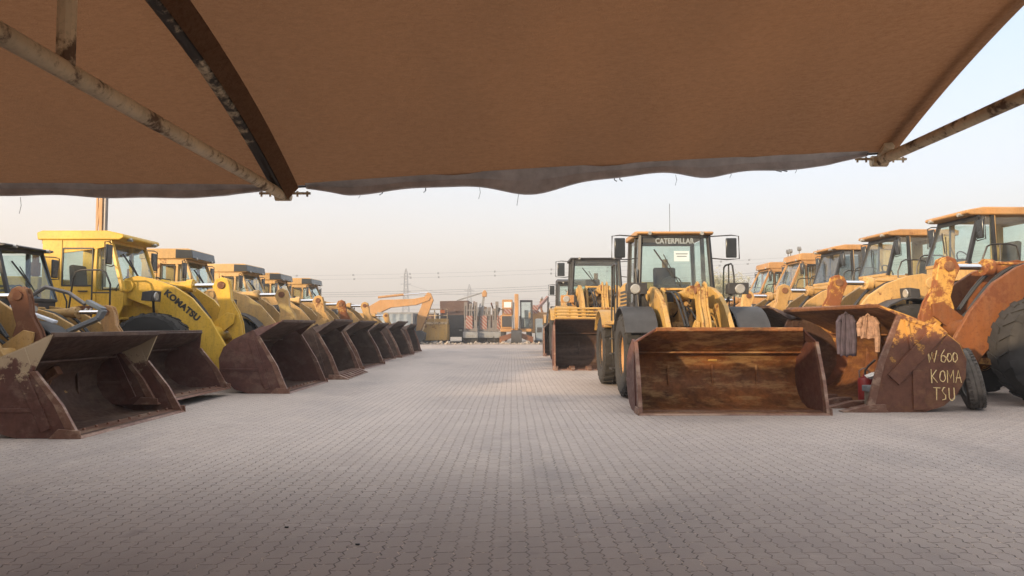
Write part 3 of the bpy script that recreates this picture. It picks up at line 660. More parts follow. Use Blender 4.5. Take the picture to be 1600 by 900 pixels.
for k in range(3):
    pt = MB(); z0 = 2.93-.055*k; pt.quad((-4.058+.004*k,.02+.02*k,z0),(-4.058+.004*k,.27-.02*k,z0),(-4.056+.004*k,.27-.02*k,z0-.022),(-4.056+.004*k,.02+.02*k,z0-.022),.003)
    pt.build('printed_line', M['grey'], cabR1)
# big black mirror frames + bonnet grab rails of this one
gb = MB()
gb.tube([(-3.93,-.9,2.05),(-3.93,-.7,2.12),(-3.93,-.45,2.18),(-3.93,0,2.16),(-3.93,.45,2.18),(-3.93,.8,2.14)],.02)
gb.tube([(-3.95,-.78,1.6),(-3.95,-.86,2.6)],.02)
gb.build('grab_rail', M['blackp'], cabR1)
an = MB(); an.tube([(-5.0,.1,3.37),(-5.0,.1,4.15)],.006); an.build('antenna', M['black'], cabR1)
loader((3.22,23.4,0), -pi/2, 1.2, 'second loader facing the viewer, dark toothed bucket topped by yellow guard bars',
   DEF(paint='catyel', style='modern', zt=3.28, rh=.08, over=.1, rake=.06, roof='dark', mo=.35, hlm='orange', fender='catyel', sill=2.3,
       bucket=DEF(w=3.75,h=1.62,d=1.6,mat='bdark',side='bside',teeth=8,corner=(-.3,.88),chamf=.03,bars='catyel')), 'loaders facing the viewer')
loader((3.35,34.6,0), -pi/2, 1.15, 'third loader facing the viewer, mostly hidden behind the one with guard bars',
   DEF(paint='faded', style='modern', zt=3.2, roof='dark', bucket=DEF(w=3.7,h=1.6,d=1.5,mat='bdark',side='bdark',teeth=7)), 'loaders facing the viewer')
# ---------- right row (nose towards the aisle, -X)

r1, a1, c1 = loader((5.72,14.1,0), pi, 1.11, 'nearest big loader of right row, rust-orange lift arm and lettered bucket holding clothes and cans',
   DEF(paint='rustyel', arm='rustarm', lev='rustyel', cyl='rustyel', style='slab', zt=3.75, rh=.16, xf=-4.7, xr=-6.6, zb=2.0, sill=2.75, boff=.42, roof='orange', glass='tglass', wr=.88, nofender=True,
       bucket=DEF(w=4.2,h=1.72,d=1.62,mat='bw',side='bwy',edge='bedge',teeth=8,corner=(-.48,.90),chamf=.02,topmat='rustyel',stiff=False,diag=True,tl=1.7)), 'wheel loaders of the right row')
LB = [((5.45,18.1),1.08,'tan','rustyel','slab',.32,'slab-roofed loader whose big cab stands above the rusty nearest arm',{}),
      ((5.6,22.1),1.08,'faded','faded','slab',.32,'slab-roofed loader second behind the lettered bucket, tan lift arms',{}),
      ((5.8,26.1),1.08,'faded','tan','slab',.32,'dark-windowed slab-roofed loader third behind the lettered bucket',{'glass':'tglass'}),
      ((5.8,30.2),1.08,'orange','rustbrown','boxy',.5,'orange boxy-cabbed loader with round lamps on its roof',{'visor':False,'toplamps':True}),
      ((6.0,34.4),1.08,'orange','orange','boxy',.5,'farthest orange boxy-cabbed loader of right row, behind the one with roof lamps',{'visor':False})]
for (x,y),s_,pm,lv,st,rk,lab,ex in LB:
    q = DEF(paint=pm, lev=lv, cyl=pm, style=st, boff=.45, xf=-4.45, xr=-6.3, zb=2.0, sill=2.75, zt=3.72, wr=.88, rh=.17 if st=='slab' else .26, over=.3 if st=='slab' else .12, rake=rk, roof='orange' if st=='slab' else pm, mo=.12, cab=pm if st!='slab' else 'tan',
       bucket=DEF(w=3.9,h=1.82,d=1.6,mat='bdark',side='bdark',edge='bdark',teeth=0,corner=(-.5,.84)))
    q.update(ex); loader((x,y,0), pi+R(random.uniform(-2.2,2.2)), s_, lab, q, 'wheel loaders of the right row')

# writing on the near side plate of the right-row bucket
ch = MB()
def stroke(pts, ox, oz, sc_):   # letters drawn in (u,v); u to the right seen from the viewer = +X world = -x local
    yl = (4.2/2+.020)
    ch.tube([(-(ox+(u+random.uniform(-.035,.035))*sc_), yl, oz+(v+random.uniform(-.035,.035))*sc_) for u,v in pts], [random.uniform(.005,.011) for _ in pts], 5)
def arc(cx,cy,rx,ry,a0,a1,n=10): return [(cx+rx*cos(R(a0+(a1-a0)*i/n)), cy+ry*sin(R(a0+(a1-a0)*i/n))) for i in range(n+1)]
ox, oz, k = .98, .80, .19
stroke([(0,1),(.18,0),(.38,.75),(.58,.02),(.85,1.05)],ox,oz,k); stroke([(.1,1),(.25,.2),(.4,.85)],ox,oz,k)
stroke([(1.45,1.05),(1.2,.6)]+arc(1.38,.3,.2,.3,150,510,14),ox,oz,k); stroke(arc(1.88,.42,.18,.36,0,360,14),ox,oz,k); stroke(arc(2.35,.42,.19,.4,0,360,14),ox,oz,k)
ox, oz, k = 1.04, .47, .21
stroke([(0,1.05),(.03,0)],ox,oz,k); stroke([(.4,1.0),(.05,.5),(.45,.0)],ox,oz,k); stroke(arc(.85,.5,.22,.42,0,360,14),ox,oz,k)
stroke([(1.2,0),(1.25,.95),(1.45,.4),(1.65,.95),(1.72,0)],ox,oz,k); stroke([(1.85,0),(2.08,.98),(2.3,0)],ox,oz,k); stroke([(1.9,.4),(2.22,.4)],ox,oz,k)
ox, oz, k = 1.06, .19, .2
stroke([(0,1),(.6,1.02)],ox,oz,k); stroke([(.3,1),(.27,0)],ox,oz,k); stroke([(1.0,1.0),(.85,1.02),(.75,.8),(.85,.55),(1.02,.4),(.98,.1),(.75,.02)],ox,oz,k)
stroke([(1.3,1),(1.3,.3)]+arc(1.5,.3,.2,.3,180,360,8)+[(1.7,1)],ox,oz,k)
bk1 = [o for o in r1.children if o.name.startswith('bucket') and not o.name.startswith('bucket_link')][0]
ch.build('painted_writing', M['chalk'], bk1)

# ---------------------------------------------------------------- things on and by the lettered bucket
def cloth(name, loc, w, h, mat, label, sleeves, rz):
    root = MB(); nx, nz = 14, 16
    vs=[]; fs=[]
    for j in range(nz+1):
        f=j/nz
        for i in range(nx+1):
            u=i/nx-.5
            ww = w*(.62+.38*min(1,f*3.2))*(1-.12*f)
            vs.append((u*ww, .016*sin(u*13+f*2.5)*(.3+f)+.006*sin(u*37+f*5)+.05*(1-abs(u)*2)*.5, -f*h*(1-.05*abs(sin(u*6)))))
    n=(nx+1)*(nz+1)
    vs += [(x,y-.02,z) for x,y,z in vs]
    for j in range(nz):
        for i in range(nx):
            a=j*(nx+1)+i; fs += [(a,a+1,a+nx+2,a+nx+1),(n+a,n+a+nx+1,n+a+nx+2,n+a+1)]
    for i in range(nx): fs += [(i,n+i,n+i+1,i+1),(nz*(nx+1)+i,nz*(nx+1)+i+1,n+nz*(nx+1)+i+1,n+nz*(nx+1)+i)]
    for j in range(nz): fs += [(j*(nx+1),(j+1)*(nx+1),n+(j+1)*(nx+1),n+j*(nx+1)),(j*(nx+1)+nx,n+j*(nx+1)+nx,n+(j+1)*(nx+1)+nx,(j+1)*(nx+1)+nx)]
    root.add(vs,fs)
    for sg,l in sleeves:
        root.tube([(sg*w*.36,.02,-.03),(sg*w*.50,.0,-.14),(sg*w*.52,.02,-l*.6),(sg*w*.50,.01,-l)],[.035,.055,.05,.04],8)
    root.tube([(-w*.10,.0,.0),(0,-.02,.035),(w*.10,.0,.0)],.02,6)
    o = root.build(name, M[mat]); o.location=loc; o.rotation_euler=(0,0,rz); tag(o,label,'clothing','clothes hung in the bucket'); return o
cloth('hanging_shirt',(6.02,13.35,1.60),.24,.78,'shirt','long dark purple-grey shirt hanging from the bucket edge',[(-1,.72),(1,.75)],R(-30))
cloth('hanging_shirt',(6.13,12.75,1.56),.27,.40,'shirt2','short striped beige shirt hanging from the bucket edge',[(-1,.35),(1,.62)],R(-30))
pr = MB(); pr.cyl((6.10,12.62,1.70),(6.10,16.3,1.74),.055,n=16); pr.cyl((6.10,12.62,1.70),(6.10,12.70,1.70),.07,n=16)
tag(pr.build('steel_pipe', M['rustbrown']),'long rusty pipe laid along the top lip of the lettered bucket','pipe')
root = empty('fuel_can',(6.10,12.85,.062)); tag(root,'dark red metal can with a slanted spout inside the lettered bucket','can')
b = MB(); b.rev([(.001,0),(.11,0),(.118,.02),(.118,.40),(.10,.435),(.04,.45),(.035,.49),(.001,.49)],(0,0,0),20)
b.v = [(x,z*-1 if False else z, y) for x,y,z in b.v]; b.build('can_body', M['red'], root)
b = MB(); b.tube([(0,0,.47),(.01,0,.56),(.06,-.01,.64),(.17,-.03,.74)],.018); b.build('spout', M['dark'], root)
b = MB(); b.tube([(-.09,0,.42),(-.1,0,.55),(-.02,0,.60),(.07,0,.55),(.09,0,.42)],.01); b.build('handle', M['grey'], root)
root = empty('tool_box',(6.03,12.33,.062)); tag(root,'grey box with white wrapping and a blue pack piled on it, by the red can','box')
b = MB(); b.box(-.14,.14,-.12,.12,0,.24); b.build('box_body', M['box'], root,.008)
b = MB(); b.box(-.17,.17,-.14,.14,.24,.34); b.build('tray', M['grey'], root,.01)
b = MB(); b.prism([(-.02,.34),(.15,.34),(.16,.52),(.03,.55)],-.10,.10); b.build('blue_pack', M['blue'], root,.02)
b = MB()
for k in range(7):
    a=k*.9; b.quad((.08*cos(a)-.05,.07*sin(a),.40+.02*k),(.08*cos(a)+.10,.07*sin(a)+.02,.42+.02*k),(.08*cos(a)+.08,.07*sin(a)+.10,.52+.01*k),(.08*cos(a)-.06,.07*sin(a)+.08,.50),.004)
b.build('white_wrapping', M['white'], root)
# leaning old tyre
t = MB(); r=.50; h=.125
t.rev([(r*.55,-h*.8),(r*.62,-h),(r*.85,-h*1.08),(r*.96,-h*.95),(r,-h*.6),(r*.985,-h*.55),(r,-h*.5),(r*1.0,-h*.08),(r*.98,-h*.04),(r*.98,h*.04),(r*1.0,h*.08),(r,h*.5),(r*.985,h*.55),(r,h*.6),(r*.96,h*.95),(r*.85,h*1.08),(r*.62,h),(r*.55,h*.8),(r*.60,h*.6),(r*.80,h*.8),(r*.80,-h*.8),(r*.60,-h*.6),(r*.55,-h*.8)],(0,0,0),44)
for i in range(44):
    a=2*pi*i/44
    for sg in (-1,1): t.cbox((r*1.0*cos(a),sg*h*.72,r*sin(a)),(.02,h*.4,.025),(0,-a,0))
o = t.build('old_tyre', M['oldtyre']); o.location=(7.66,12.47,.50); o.rotation_euler=(R(12),0,R(-112)); tag(o,'worn truck tyre leaning against the back of the lettered bucket','tyre')

# ---------------------------------------------------------------- shade canopy
def ribz(y, base):      # arch in the y-z plane
    # apex at y=2.9
    t = (y-2.7)/4.0
    return base + .86*(max(0,1-abs(t)**2.0))
def basez(x): return 2.58 + (.0 if x < -2.1 else .058*(x+2.1))
def sag(x):
    if x>3.38: return -(x-3.38)*1.2
    for a,b in ((-13.0,-7.55),(-7.55,-2.1),(-2.1,3.38)):
        if a <= x <= b:
            f=(x-a)/(b-a); return f*(1-f)*4
    return 0
sh = empty('shade_canopy',(0,0,0)); tag(sh,'brown fabric car-park shade stretched over arched pipe ribs above the viewer','canopy')
mb = MB(); vs=[]; fs=[]; NX,NY=110,48; X0,X1=-13.0,3.52; Y0,Y1=-1.3,6.7
for j in range(NY+1):
    y = Y0+(Y1-Y0)*j/NY
    for i in range(NX+1):
        x = X0+(X1-X0)*i/NX
        g_ = sag(x); 
        z = ribz(y, basez(x)) + .075 - g_*.20*max(0,1-((y-2.7)/4)**2)
        z += (.010*sin(x*4.3+y*2.1+sin(y*1.7))+.006*sin(x*9.7-y*3.3))*g_ + .012*math.exp(-((y-4.1)/.03)**2) + .012*math.exp(-((y-1.5)/.03)**2)
        yy_ = y - (g_*.18 if j==NY else 0)
        # taper the scalloped front edge
        yy_ = y - g_*.10*max(0,(y-5.5)/1.2)
        vs.append((x,yy_,z))
for j in range(NY):
    for i in range(NX): a=j*(NX+1)+i; fs.append((a,a+1,a+NX+2,a+NX+1))
mb.add(vs,fs)
m, nt, b = newmat('shade_fabric')
v = coords(nt, False)
n1 = noise(nt, v, .8, 5, .6); n2 = noise(nt, v, 30, 6, .85, (.5,1,1)); n3 = noise(nt, v, 130, 3, .6, (.6,1,1))
col = mix(nt, n1, (.34,.185,.102), (.47,.28,.165)); col = mix(nt, ramp(nt,n2,[(.35,g3(0)),(.7,g3(1))]), col, mix(nt,.85,col,(.12,.055,.028)))
nt.links.new(col, b.inputs['Base Color']); b.inputs['Roughness'].default_value=1; b.inputs['Specular IOR Level'].default_value=.05
nsx=nt.nodes.new('ShaderNodeMath'); nsx.operation='ADD'; nt.links.new(n2,nsx.inputs[0]); nt.links.new(n3,nsx.inputs[1]); bump(nt,b,nsx.outputs[0],.9,.03)
tl = nt.nodes.new('ShaderNodeBsdfTranslucent'); tl.inputs[0].default_value=(.34,.165,.08,1)
mx = nt.nodes.new('ShaderNodeMixShader'); mx.inputs[0].default_value=.30
out = nt.nodes['Material Output']; nt.links.new(b.outputs[0],mx.inputs[1]); nt.links.new(tl.outputs[0],mx.inputs[2]); nt.links.new(mx.outputs[0],out.inputs[0])
M['fabric']=m
fab = mb.build('fabric', m, sh)
for p_ in fab.data.polygons: p_.use_smooth=True
M['hem'] = plain('grey_hem_fabric', (.50,.48,.47), .95, 0, .25, 6, .4)
hm = MB()
for (xa,xb) in ((-13.0,-7.65),(-7.45,-2.22),(-1.88,3.25)):
    vs=[]; fs=[]; n=90
    for i in range(n+1):
        f=i/n; x=xa+(xb-xa)*f; g_=sag(x)
        y=6.7-g_*.10; zt_=basez(x)+.085
        droop=.11+.012*sin(x*3.3)+.006*sin(x*8.1)
        if xa>-3:
            droop += .10*math.exp(-((x-.15)/.42)**2)+.05*math.exp(-((x-1.75)/.25)**2)
        droop *= min(1,.35+f*9, .35+(1-f)*9)
        w_=.012*sin(x*3.1+1)+.008*sin(x*7.7)
        vs += [(x,y-.03,zt_),(x,y+.012+w_*.4,zt_-droop*.45),(x,y-.01+w_,zt_-droop),(x,y+.03+w_,zt_-droop-.004),(x,y+.055+w_*.3,zt_-droop*.5),(x,y+.04,zt_+.01)]
    for i in range(n):
        for k_ in range(6): a=i*6+k_; c=i*6+(k_+1)%6; fs.append((a,c,c+6,a+6))
    hm.add(vs,fs)
hm.build('hem', M['hem'], sh)
# loose threads, ties
th = MB()
for x,l in ((-.3,.12),(.05,.2),(-1.4,.05),(2.0,.06),(1.5,.1),(2.6,.05),(-4.5,.15)):
    z=basez(x)-.02; th.tube([(x,6.72,z),(x+.01,6.72,z-l*.5),(x-.005,6.72,z-l)],.0022,4)
for x in (-1.2,-.8,.95,1.0,2.45,2.5,-5): 
    th.tube([(x,6.62,basez(x)+.09),(x,6.79,basez(x)+.06),(x,6.80,basez(x)-.02),(x,6.66,basez(x)-.06)],.005,4)
th.build('ties', M['dark'], sh)
for xi,xr_ in enumerate((-13.0,-7.55,-2.1,3.38)):
    bz = basez(xr_)
    rb = MB(); pts=[(xr_,-1.3+8.0*i/40, ribz(-1.3+8.0*i/40,bz)) for i in range(41)]
    pts=[(a_,b_,c_+(.15 if xr_>3 else 0)) for a_,b_,c_ in pts]; rb.tube(pts,.055,12); rib = rb.build('arched_rib', M['ribblk'], sh)
    cd = MB(); cd.tube([(xr_,6.72,bz),(xr_,-1.3,bz)],.047,12); cd.build('chord_pipe', M['cream'], sh)
    nd = MB(); nd.cyl((xr_-.07,6.74,bz+.0),(xr_+.07,6.74,bz+.0),.05); nd.bar((xr_-.22,6.74,bz+.02),(xr_+.25,6.74,bz+.02),.02); nd.tube([(xr_,6.55,bz+.10),(xr_,6.72,bz)],.05)
    for dx in (-.2,-.12,.13,.22): nd.cyl((xr_+dx,6.74,bz+.04),(xr_+dx,6.74,bz-.01),.010,n=6)
    nd.build('end_bracket', M['cream'], sh)
    for y in (3.42,.9):
        st = MB(); st.tube([(xr_,y,bz),(xr_,y,ribz(y,bz))],.042,10); st.build('strut', M['cream'], sh)
    po = MB(); po.tube([(xr_,.35,0),(xr_,.35,bz)],.075,14); po.box(xr_-.2,xr_+.2,.15,.55,0,.02); po.build('post', M['cream'], sh)
    # fabric pocket beside rib
    pk = MB(); n=30; vs=[]; fs=[]
    for i in range(n+1):
        y=-1.3+8.0*i/n; z=ribz(y,bz)
        vs += [(xr_+.055,y,z-.045),(xr_+.15,y,z+.06),(xr_+.15,y,z+.068),(xr_+.045,y,z-.03)]
    for i in range(n):
        for k_ in range(4): a=i*4+k_; c=i*4+(k_+1)%4; fs.append((a,c,c+4,a+4))
    if xr_<3: pk.add(vs,fs); pk.build('rib_pocket', M['fabric'], sh)
cbm = MB(); cbm.tube([(x,6.72,basez(x)+.07) for x in (-13,-7.55,-2.1,3.38)],.012,6); cbm.build('edge_cable', M['dark'], sh)

# ---------------------------------------------------------------- far machinery
PX = lambda x,Y: (x-800)/1156*Y
PZ = lambda y,Y: 1.38+(510-y)/1156*Y
# excavator with stretched boom
root = empty('excavator',(-14.5,58,0)); root.scale=(1,1,.86); tag(root,'yellow excavator with its boom and dipper stretched over the grey container','excavator')
e = MB(); e.prism([(3.0,1.6),(3.2,2.3),(5.0,3.3),(7.0,3.55),(8.0,3.95),(8.15,4.25),(7.85,4.35),(6.8,4.1),(4.2,4.0),(3.0,3.2),(2.6,2.0)],-.3,.3); e.build('boom', M['orange'], root,.02)
e = MB(); e.prism([(7.55,4.15),(7.9,4.7),(8.15,4.6),(8.35,4.0),(7.9,2.6),(7.35,1.2),(7.0,1.15),(7.1,2.6),(7.4,3.4)],-.22,.22); dp = e.build('dipper', M['orange'], root,.02)
e = MB(); e.cyl((4.0,0,4.25),(6.0,0,4.5),.11); e.build('boom_cylinder', M['orange'], root)
e = MB(); e.cyl((6.0,0,4.5),(7.85,0,4.65),.06); e.build('piston_rod', M['chrome'], root)
e = MB(); e.tube([(8.2,0,3.9),(7.85,0,2.4),(7.5,0,1.2)],.07); e.build('bucket_cylinder', M['cream'], root)
e = MB(); e.prism([(7.35,1.25),(7.75,1.0),(7.7,.4),(7.3,.05),(6.8,.0),(6.1,.25),(6.6,.75),(7.0,1.2)],-.55,.55); e.build('bucket', M['dark'], root,.03)
e = MB(); e.box(-1.6,1.8,-1.3,1.3,1.1,2.5); e.box(-1.6,.2,-1.3,1.3,2.5,2.7); e.build('engine_body', M['orange'], root,.05)
e = MB(); e.box(.6,2.0,-1.35,-.3,1.6,3.1); e.build('cab', M['mirror'], root,.05)
for sg in (-1,1): e = MB(); e.prism([(-2.2,.0),(2.2,0),(2.5,.35),(2.2,.85),(-2.2,.85),(-2.5,.4)],sg*1.2-.3,sg*1.2+.3); e.build('track', M['dark'], root,.05)
# containers
def container(x0,x1,y0,y1,h,mat,label,zb=0):
    root = empty('shipping_container',((x0+x1)/2,(y0+y1)/2,zb)); tag(root,label,'container')
    hx,hy=(x1-x0)/2,(y1-y0)/2; b=MB(); n=max(4,int((x1-x0)/.28)*2); 
    pts=[(-hx+.08+(2*hx-.16)*i/n, -hy+(.06 if (i%4 in (1,2)) else .01)) for i in range(n+1)]
    vs=[];fs=[]
    for z in (.12,h-.1): vs+=[(x,y,z) for x,y in pts]
    m_=len(pts); fs+=[(i,i+1,m_+i+1,m_+i) for i in range(m_-1)]
    b.add(vs,fs); b.box(-hx+.05,hx-.05,-hy+.12,hy,.1,h-.06); b.build('wall',M[mat],root)
    b=MB()
    for sx in (-1,1):
        for sy in (-1,1): b.box(*sorted((sx*hx,sx*(hx-.12))),*sorted((sy*hy,sy*(hy-.12))),0,h)
    b.box(-hx+.12,hx-.12,-hy-.005,-hy+.08,h-.13,h-.003); b.box(-hx+.12,hx-.12,-hy-.005,-hy+.08,.0,.14)
    b.build('frame',M['grey'],root)
    b=MB()
    for k in range(4): b.tube([(hx+.03,-hy*.8+k*hy*.53,.2),(hx+.03,-hy*.8+k*hy*.53,h-.2)],.025)
    b.build('door_bars',M['steelgal'],root)
    return root
container(-10.2,-7.5,56.0,62.0,2.45,'bluegrey','blue-grey ribbed container under the excavator boom')
container(-12.2,-6.6,64.5,67.0,2.6,'dumpbrown','dull brown container standing behind the blue-grey one')
container(-24,-14.5,70,72.5,2.6,'bluegrey','long blue-grey container far behind the left row')
# yellow railed machine
root = empty('air_compressor',(-6.2,60.2,0)); tag(root,'low yellow machine body with railing beside the excavator dipper','machine')
b=MB(); b.box(-1.0,1.0,-.9,1.6,.25,1.55); b.box(-.9,.95,-.8,1.4,1.55,2.0); b.build('body',M['catyel'],root,.04)
b=MB(); b.box(-1.02,1.02,-.94,-.9,1.55,1.75); b.build('trim',M['cream'],root)
b=MB()
for x in (-1,0,1): b.tube([(x,-.85,1.7),(x,-.85,2.75)],.04)
for z in (2.25,2.75): b.tube([(-1,-.85,z),(1,-.85,z)],.04)
b.build('railing',M['cream'],root)
b=MB(); b.box(.45,.8,-.9,-.75,2.45,2.7); b.build('lamp',M['amber'],root)
for x in (-.6,.6): b=MB(); b.rev([(.001,-.12),(.3,-.12),(.36,-.08),(.36,.08),(.3,.12),(.001,.12)],(x,-.7,.36),16); b.build('wheel',M['tyre'],root)
# dump truck seen from behind
root = empty('dump_truck',(-4.85,62,0)); tag(root,'brown high-sided dump truck seen from behind, next to the silver masts','truck')
b=MB(); b.prism([(-1.15,1.75),(1.15,1.75),(1.2,3.55),(-1.2,3.5)],0,6); b.build('dump_body',M['dumpbrown'],root,.03)
b=MB(); b.box(-1.16,1.16,-.05,0,1.2,2.35); b.box(-1.0,1.0,.1,5.8,.9,1.7); b.build('tailgate',M['dark'],root,.02)
for x in (-.95,.95):
    for y in (.8,2.1,5.2): b=MB(); b.rev([(.001,-.2),(.3,-.2),(.5,-.18),(.52,0),(.5,.18),(.3,.2),(.001,.2)],(0,0,0),18); b.v=[(q_[1]+x,q_[0]+y,q_[2]+.52) for q_ in b.v]; b.build('wheel',M['tyre'],root)
b=MB(); b.box(-1.0,1.0,6.2,7.8,.8,2.7); b.build('cab',M['dumpbrown'],root,.06)
b=MB(); b.box(-.9,.9,-.02,.3,.5,1.2); b.build('rear_axle_housing',M['dark'],root,.04)
for x in (-.55,.55): b=MB(); b.box(x-.12,x+.12,-.09,-.05,1.0,1.12); b.build('tail_light',M['lens'],root)
# striping material for hazard boards
def stripes(name,c1,c2,sc_=3.2):
    m,nt,b=newmat(name); tc=nt.nodes.new('ShaderNodeTexCoord'); w=nt.nodes.new('ShaderNodeTexWave'); w.bands_direction='DIAGONAL'; w.inputs['Scale'].default_value=sc_
    nt.links.new(tc.outputs['Object'],w.inputs[0]); nt.links.new(ramp(nt,w.outputs['Fac'],[(.48,c1),(.52,c2)]),b.inputs['Base Color']); return m
M['stripes']=stripes('hazard_stripes',(.26,.22,.19),(.22,.06,.045),2.2)
# silver-masted machines
def masts(name, x, y, n, w, h, label, cat):
    root=empty(name,(x,y,0)); tag(root,label,cat,'silver masted machines at the back of the yard')
    for k in range(n):
        b=MB(); xx=-w/2+w*k/(n-1); b.box(xx-.13,xx+.13,0,.25,.9,h-(.12 if k%2 else 0)); b.build('mast',M['steelgal'],root,.01)
        b=MB(); b.box(xx-.06,xx+.02,-.012,0,1.9,h-.3); b.build('mast_slot',M['dark'],root)
    b=MB(); b.box(-w/2-.2,w/2+.2,-.35,2.2,.45,.95); b.build('base_frame',M['grey'],root,.02)
    b=MB(); b.box(-w/2-.15,w/2+.15,-.05,.0,1.0,1.25); b.build('cross_beam',M['steelgal'],root)
    b=MB(); b.box(-w/2,w/2,-.03,.28,h-.7,h-.6); b.build('cross_beam',M['steelgal'],root)
    b=MB(); b.box(-w/2+.02,-w/2+.55,-.10,-.06,1.15,2.25); b.build('hazard_board',M['stripes'],root)
    for sx in (-1,1):
        b=MB(); b.rev([(.001,-.12),(.34,-.12),(.4,0),(.34,.12),(.001,.12)],(sx*w*.32,0,.4),16); b.build('wheel',M['tyre'],root)
    b=MB()
    for sx in (-.6,-.2,.2,.6): b.box(sx*w*.5-.06,sx*w*.5+.06,-.38,-.35,.55,.68)
    b.build('rear_lamps',M['lens'],root)
    return root
masts('mast_machine',-3.35,60,3,.8,3.35,'left group of three silver masts with striped board by the dump truck','machine')
masts('mast_machine',-2.05,60.5,4,1.1,2.95,'low silver barred frame between the two taller mast groups','machine')
masts('mast_machine',-.95,60,2,.55,3.4,'right pair of silver masts beside the orange wheeled excavator','machine')
b=MB(); b.rev([(.001,-.5),(.5,-.5),(.62,-.2),(.62,.2),(.5,.5),(.001,.5)],(0,0,0),20); o=b.build('steel_drum',M['orange']); o.location=(-3.05,63.5,4.0)
bpy.data.objects.remove(o)
# orange crane behind the dump truck
root=empty('crane_truck',(-3.4,66,0)); tag(root,'crane truck behind the masts with a yellow hook head and thin boom','crane')
b=MB(); b.box(-1.1,1.1,0,7,.8,1.4); b.box(-1.2,1.2,5,7,1.4,3.2); b.build('chassis',M['grey'],root,.03)
b=MB(); b.bar((-1.6,1,3.7),(.8,1,4.45),.12,.12); b.bar((.5,1,1.4),(.9,1,4.5),.2,.2); b.build('boom',M['grey'],root)
b=MB(); b.prism([(.7,4.05),(.68,4.4),(.85,4.65),(1.0,4.65),(1.15,4.4),(1.1,4.05)],.8,1.2); b.build('hook_head',M['orange'],root,.03)
for x in (-.95,.95):
    for y in (1.2,5.8): b=MB(); b.rev([(.001,-.2),(.5,-.18),(.5,.18),(.001,.2)],(0,0,0),16); b.v=[(q_[1]+x,q_[0]+y,q_[2]+.5) for q_ in b.v]; b.build('wheel',M['tyre'],root)
# wheeled excavator with blade
root=empty('wheeled_excavator',(.35,59,0)); tag(root,'orange wheeled excavator facing the viewer with dark cab and spread blade','excavator')
b=MB(); b.box(-1.25,-.35,.4,3.2,1.2,2.3); b.box(-1.15,-.3,.8,2.6,2.3,3.55); b.build('body',M['orange'],root,.05)
b=MB(); b.box(-1.15,-.35,.34,.4,1.35,2.2); b.build('radiator',M['dark'],root,.01)
b=MB(); b.box(-1.0,-.4,.74,.8,2.9,3.35); b.build('window',M['paper'],root)
b=MB(); b.box(-1.0,-.4,.73,.79,2.4,2.8); b.build('hazard_board',M['stripes'],root)
b=MB(); b.box(-1.28,1.2,.35,3.2,.95,1.2); b.build('deck',M['orange'],root,.03)
b=MB()
for p0,p1 in (((.38,.5),(.38,2.0)),((1.28,.5),(1.22,2.0))):
    b.bar((p0[0],p0[1],1.2),(p0[0]-.03,p0[1]+.15,3.4),.09); b.bar((p1[0],p1[1],1.2),(p1[0],p1[1],3.4),.09); b.bar((p0[0]-.03,p0[1]+.15,3.4),(p1[0],p1[1],3.4),.09)
b.box(.3,1.3,.55,2.1,3.38,3.5); b.bar((.38,.5,1.25),(1.28,.5,1.25),.1); b.bar((.37,.55,2.05),(1.26,.55,2.05),.08); b.bar((.35,.62,3.4),(1.25,.62,3.4),.09); b.box(.35,1.25,1.9,2.0,1.2,2.0)
cb_=b.build('cab',M['dark'],root,.01)
b=MB(); b.quad((.40,.5,1.3),(1.26,.5,1.3),(1.22,.62,3.38),(.36,.62,3.38)); b.build('windshield',M['glass'],cb_)
b=MB(); b.box(.65,1.0,1.2,1.6,1.3,2.7); b.build('seat',M['grey'],cb_,.03)
b=MB(); b.prism([(.3,1.0),(.25,2.0),(.4,3.9),(.75,4.0),(.8,3.6),(.6,1.0)],-.15,.15); b.v=[(y_ +.0, x_-.3, z_) for x_,y_,z_ in b.v]; b.build('boom',M['orange'],root,.03)
b=MB(); b.prism([(.0,1.2),(-.3,2.5),(-.1,3.95),(.15,3.9),(.15,2.4)],.02,.32); b.v=[(y_-.15, x_-.2, z_) for x_,y_,z_ in b.v]; b.build('dipper',M['orange'],root,.03)
b=MB(); b.tube([(-.25,-.1,1.1),(-.28,-.2,2.2),(-.22,0,3.3)],.04); b.tube([(.25,-.1,1.1),(.27,-.2,2.2)],.04); b.build('hose',M['hose'],root)
b=MB()
b.prism([(-.05,.0),(-.3,.15),(-.35,.6),(-.2,1.05),(.0,1.1)],-.42,.42)
b.v=[(y_,x_-.4,z_) for x_,y_,z_ in b.v]; b.build('bucket',M['dark'],root,.02)
b=MB(); b.add([(-1.35,-.2,.05),(-.42,-.3,.45),(-.42,-.3,.85),(-1.35,-.2,.55),(-1.35,0,.05),(-.42,-.1,.45),(-.42,-.1,.85),(-1.35,0,.55)],[(0,1,2,3),(7,6,5,4),(0,4,5,1),(1,5,6,2),(2,6,7,3),(3,7,4,0)])
b.add([(1.35,-.2,.05),(.42,-.3,.45),(.42,-.3,.85),(1.35,-.2,.55),(1.35,0,.05),(.42,-.1,.45),(.42,-.1,.85),(1.35,0,.55)],[(3,2,1,0),(4,5,6,7),(1,5,4,0),(2,6,5,1),(3,7,6,2),(0,4,7,3)])
b.build('outrigger',M['rustbrown'],root,.02)
for x in (-1.05,1.05):
    for y in (.6,3.0): b=MB(); b.rev([(.001,-.2),(.45,-.2),(.5,-.1),(.5,.1),(.45,.2),(.001,.2)],(0,0,0),18); b.v=[(q_[1]+x,q_[0]+y,q_[2]+.5) for q_ in b.v]; b.build('wheel',M['tyre'],root)
b=MB(); b.tube([(-1.25,.6,1.2),(-1.45,.5,1.8),(-1.45,.5,2.9)],.03); b.cyl((-1.5,.5,2.6),(-1.4,.5,2.9),.14); b.build('mirror',M['dark'],root)
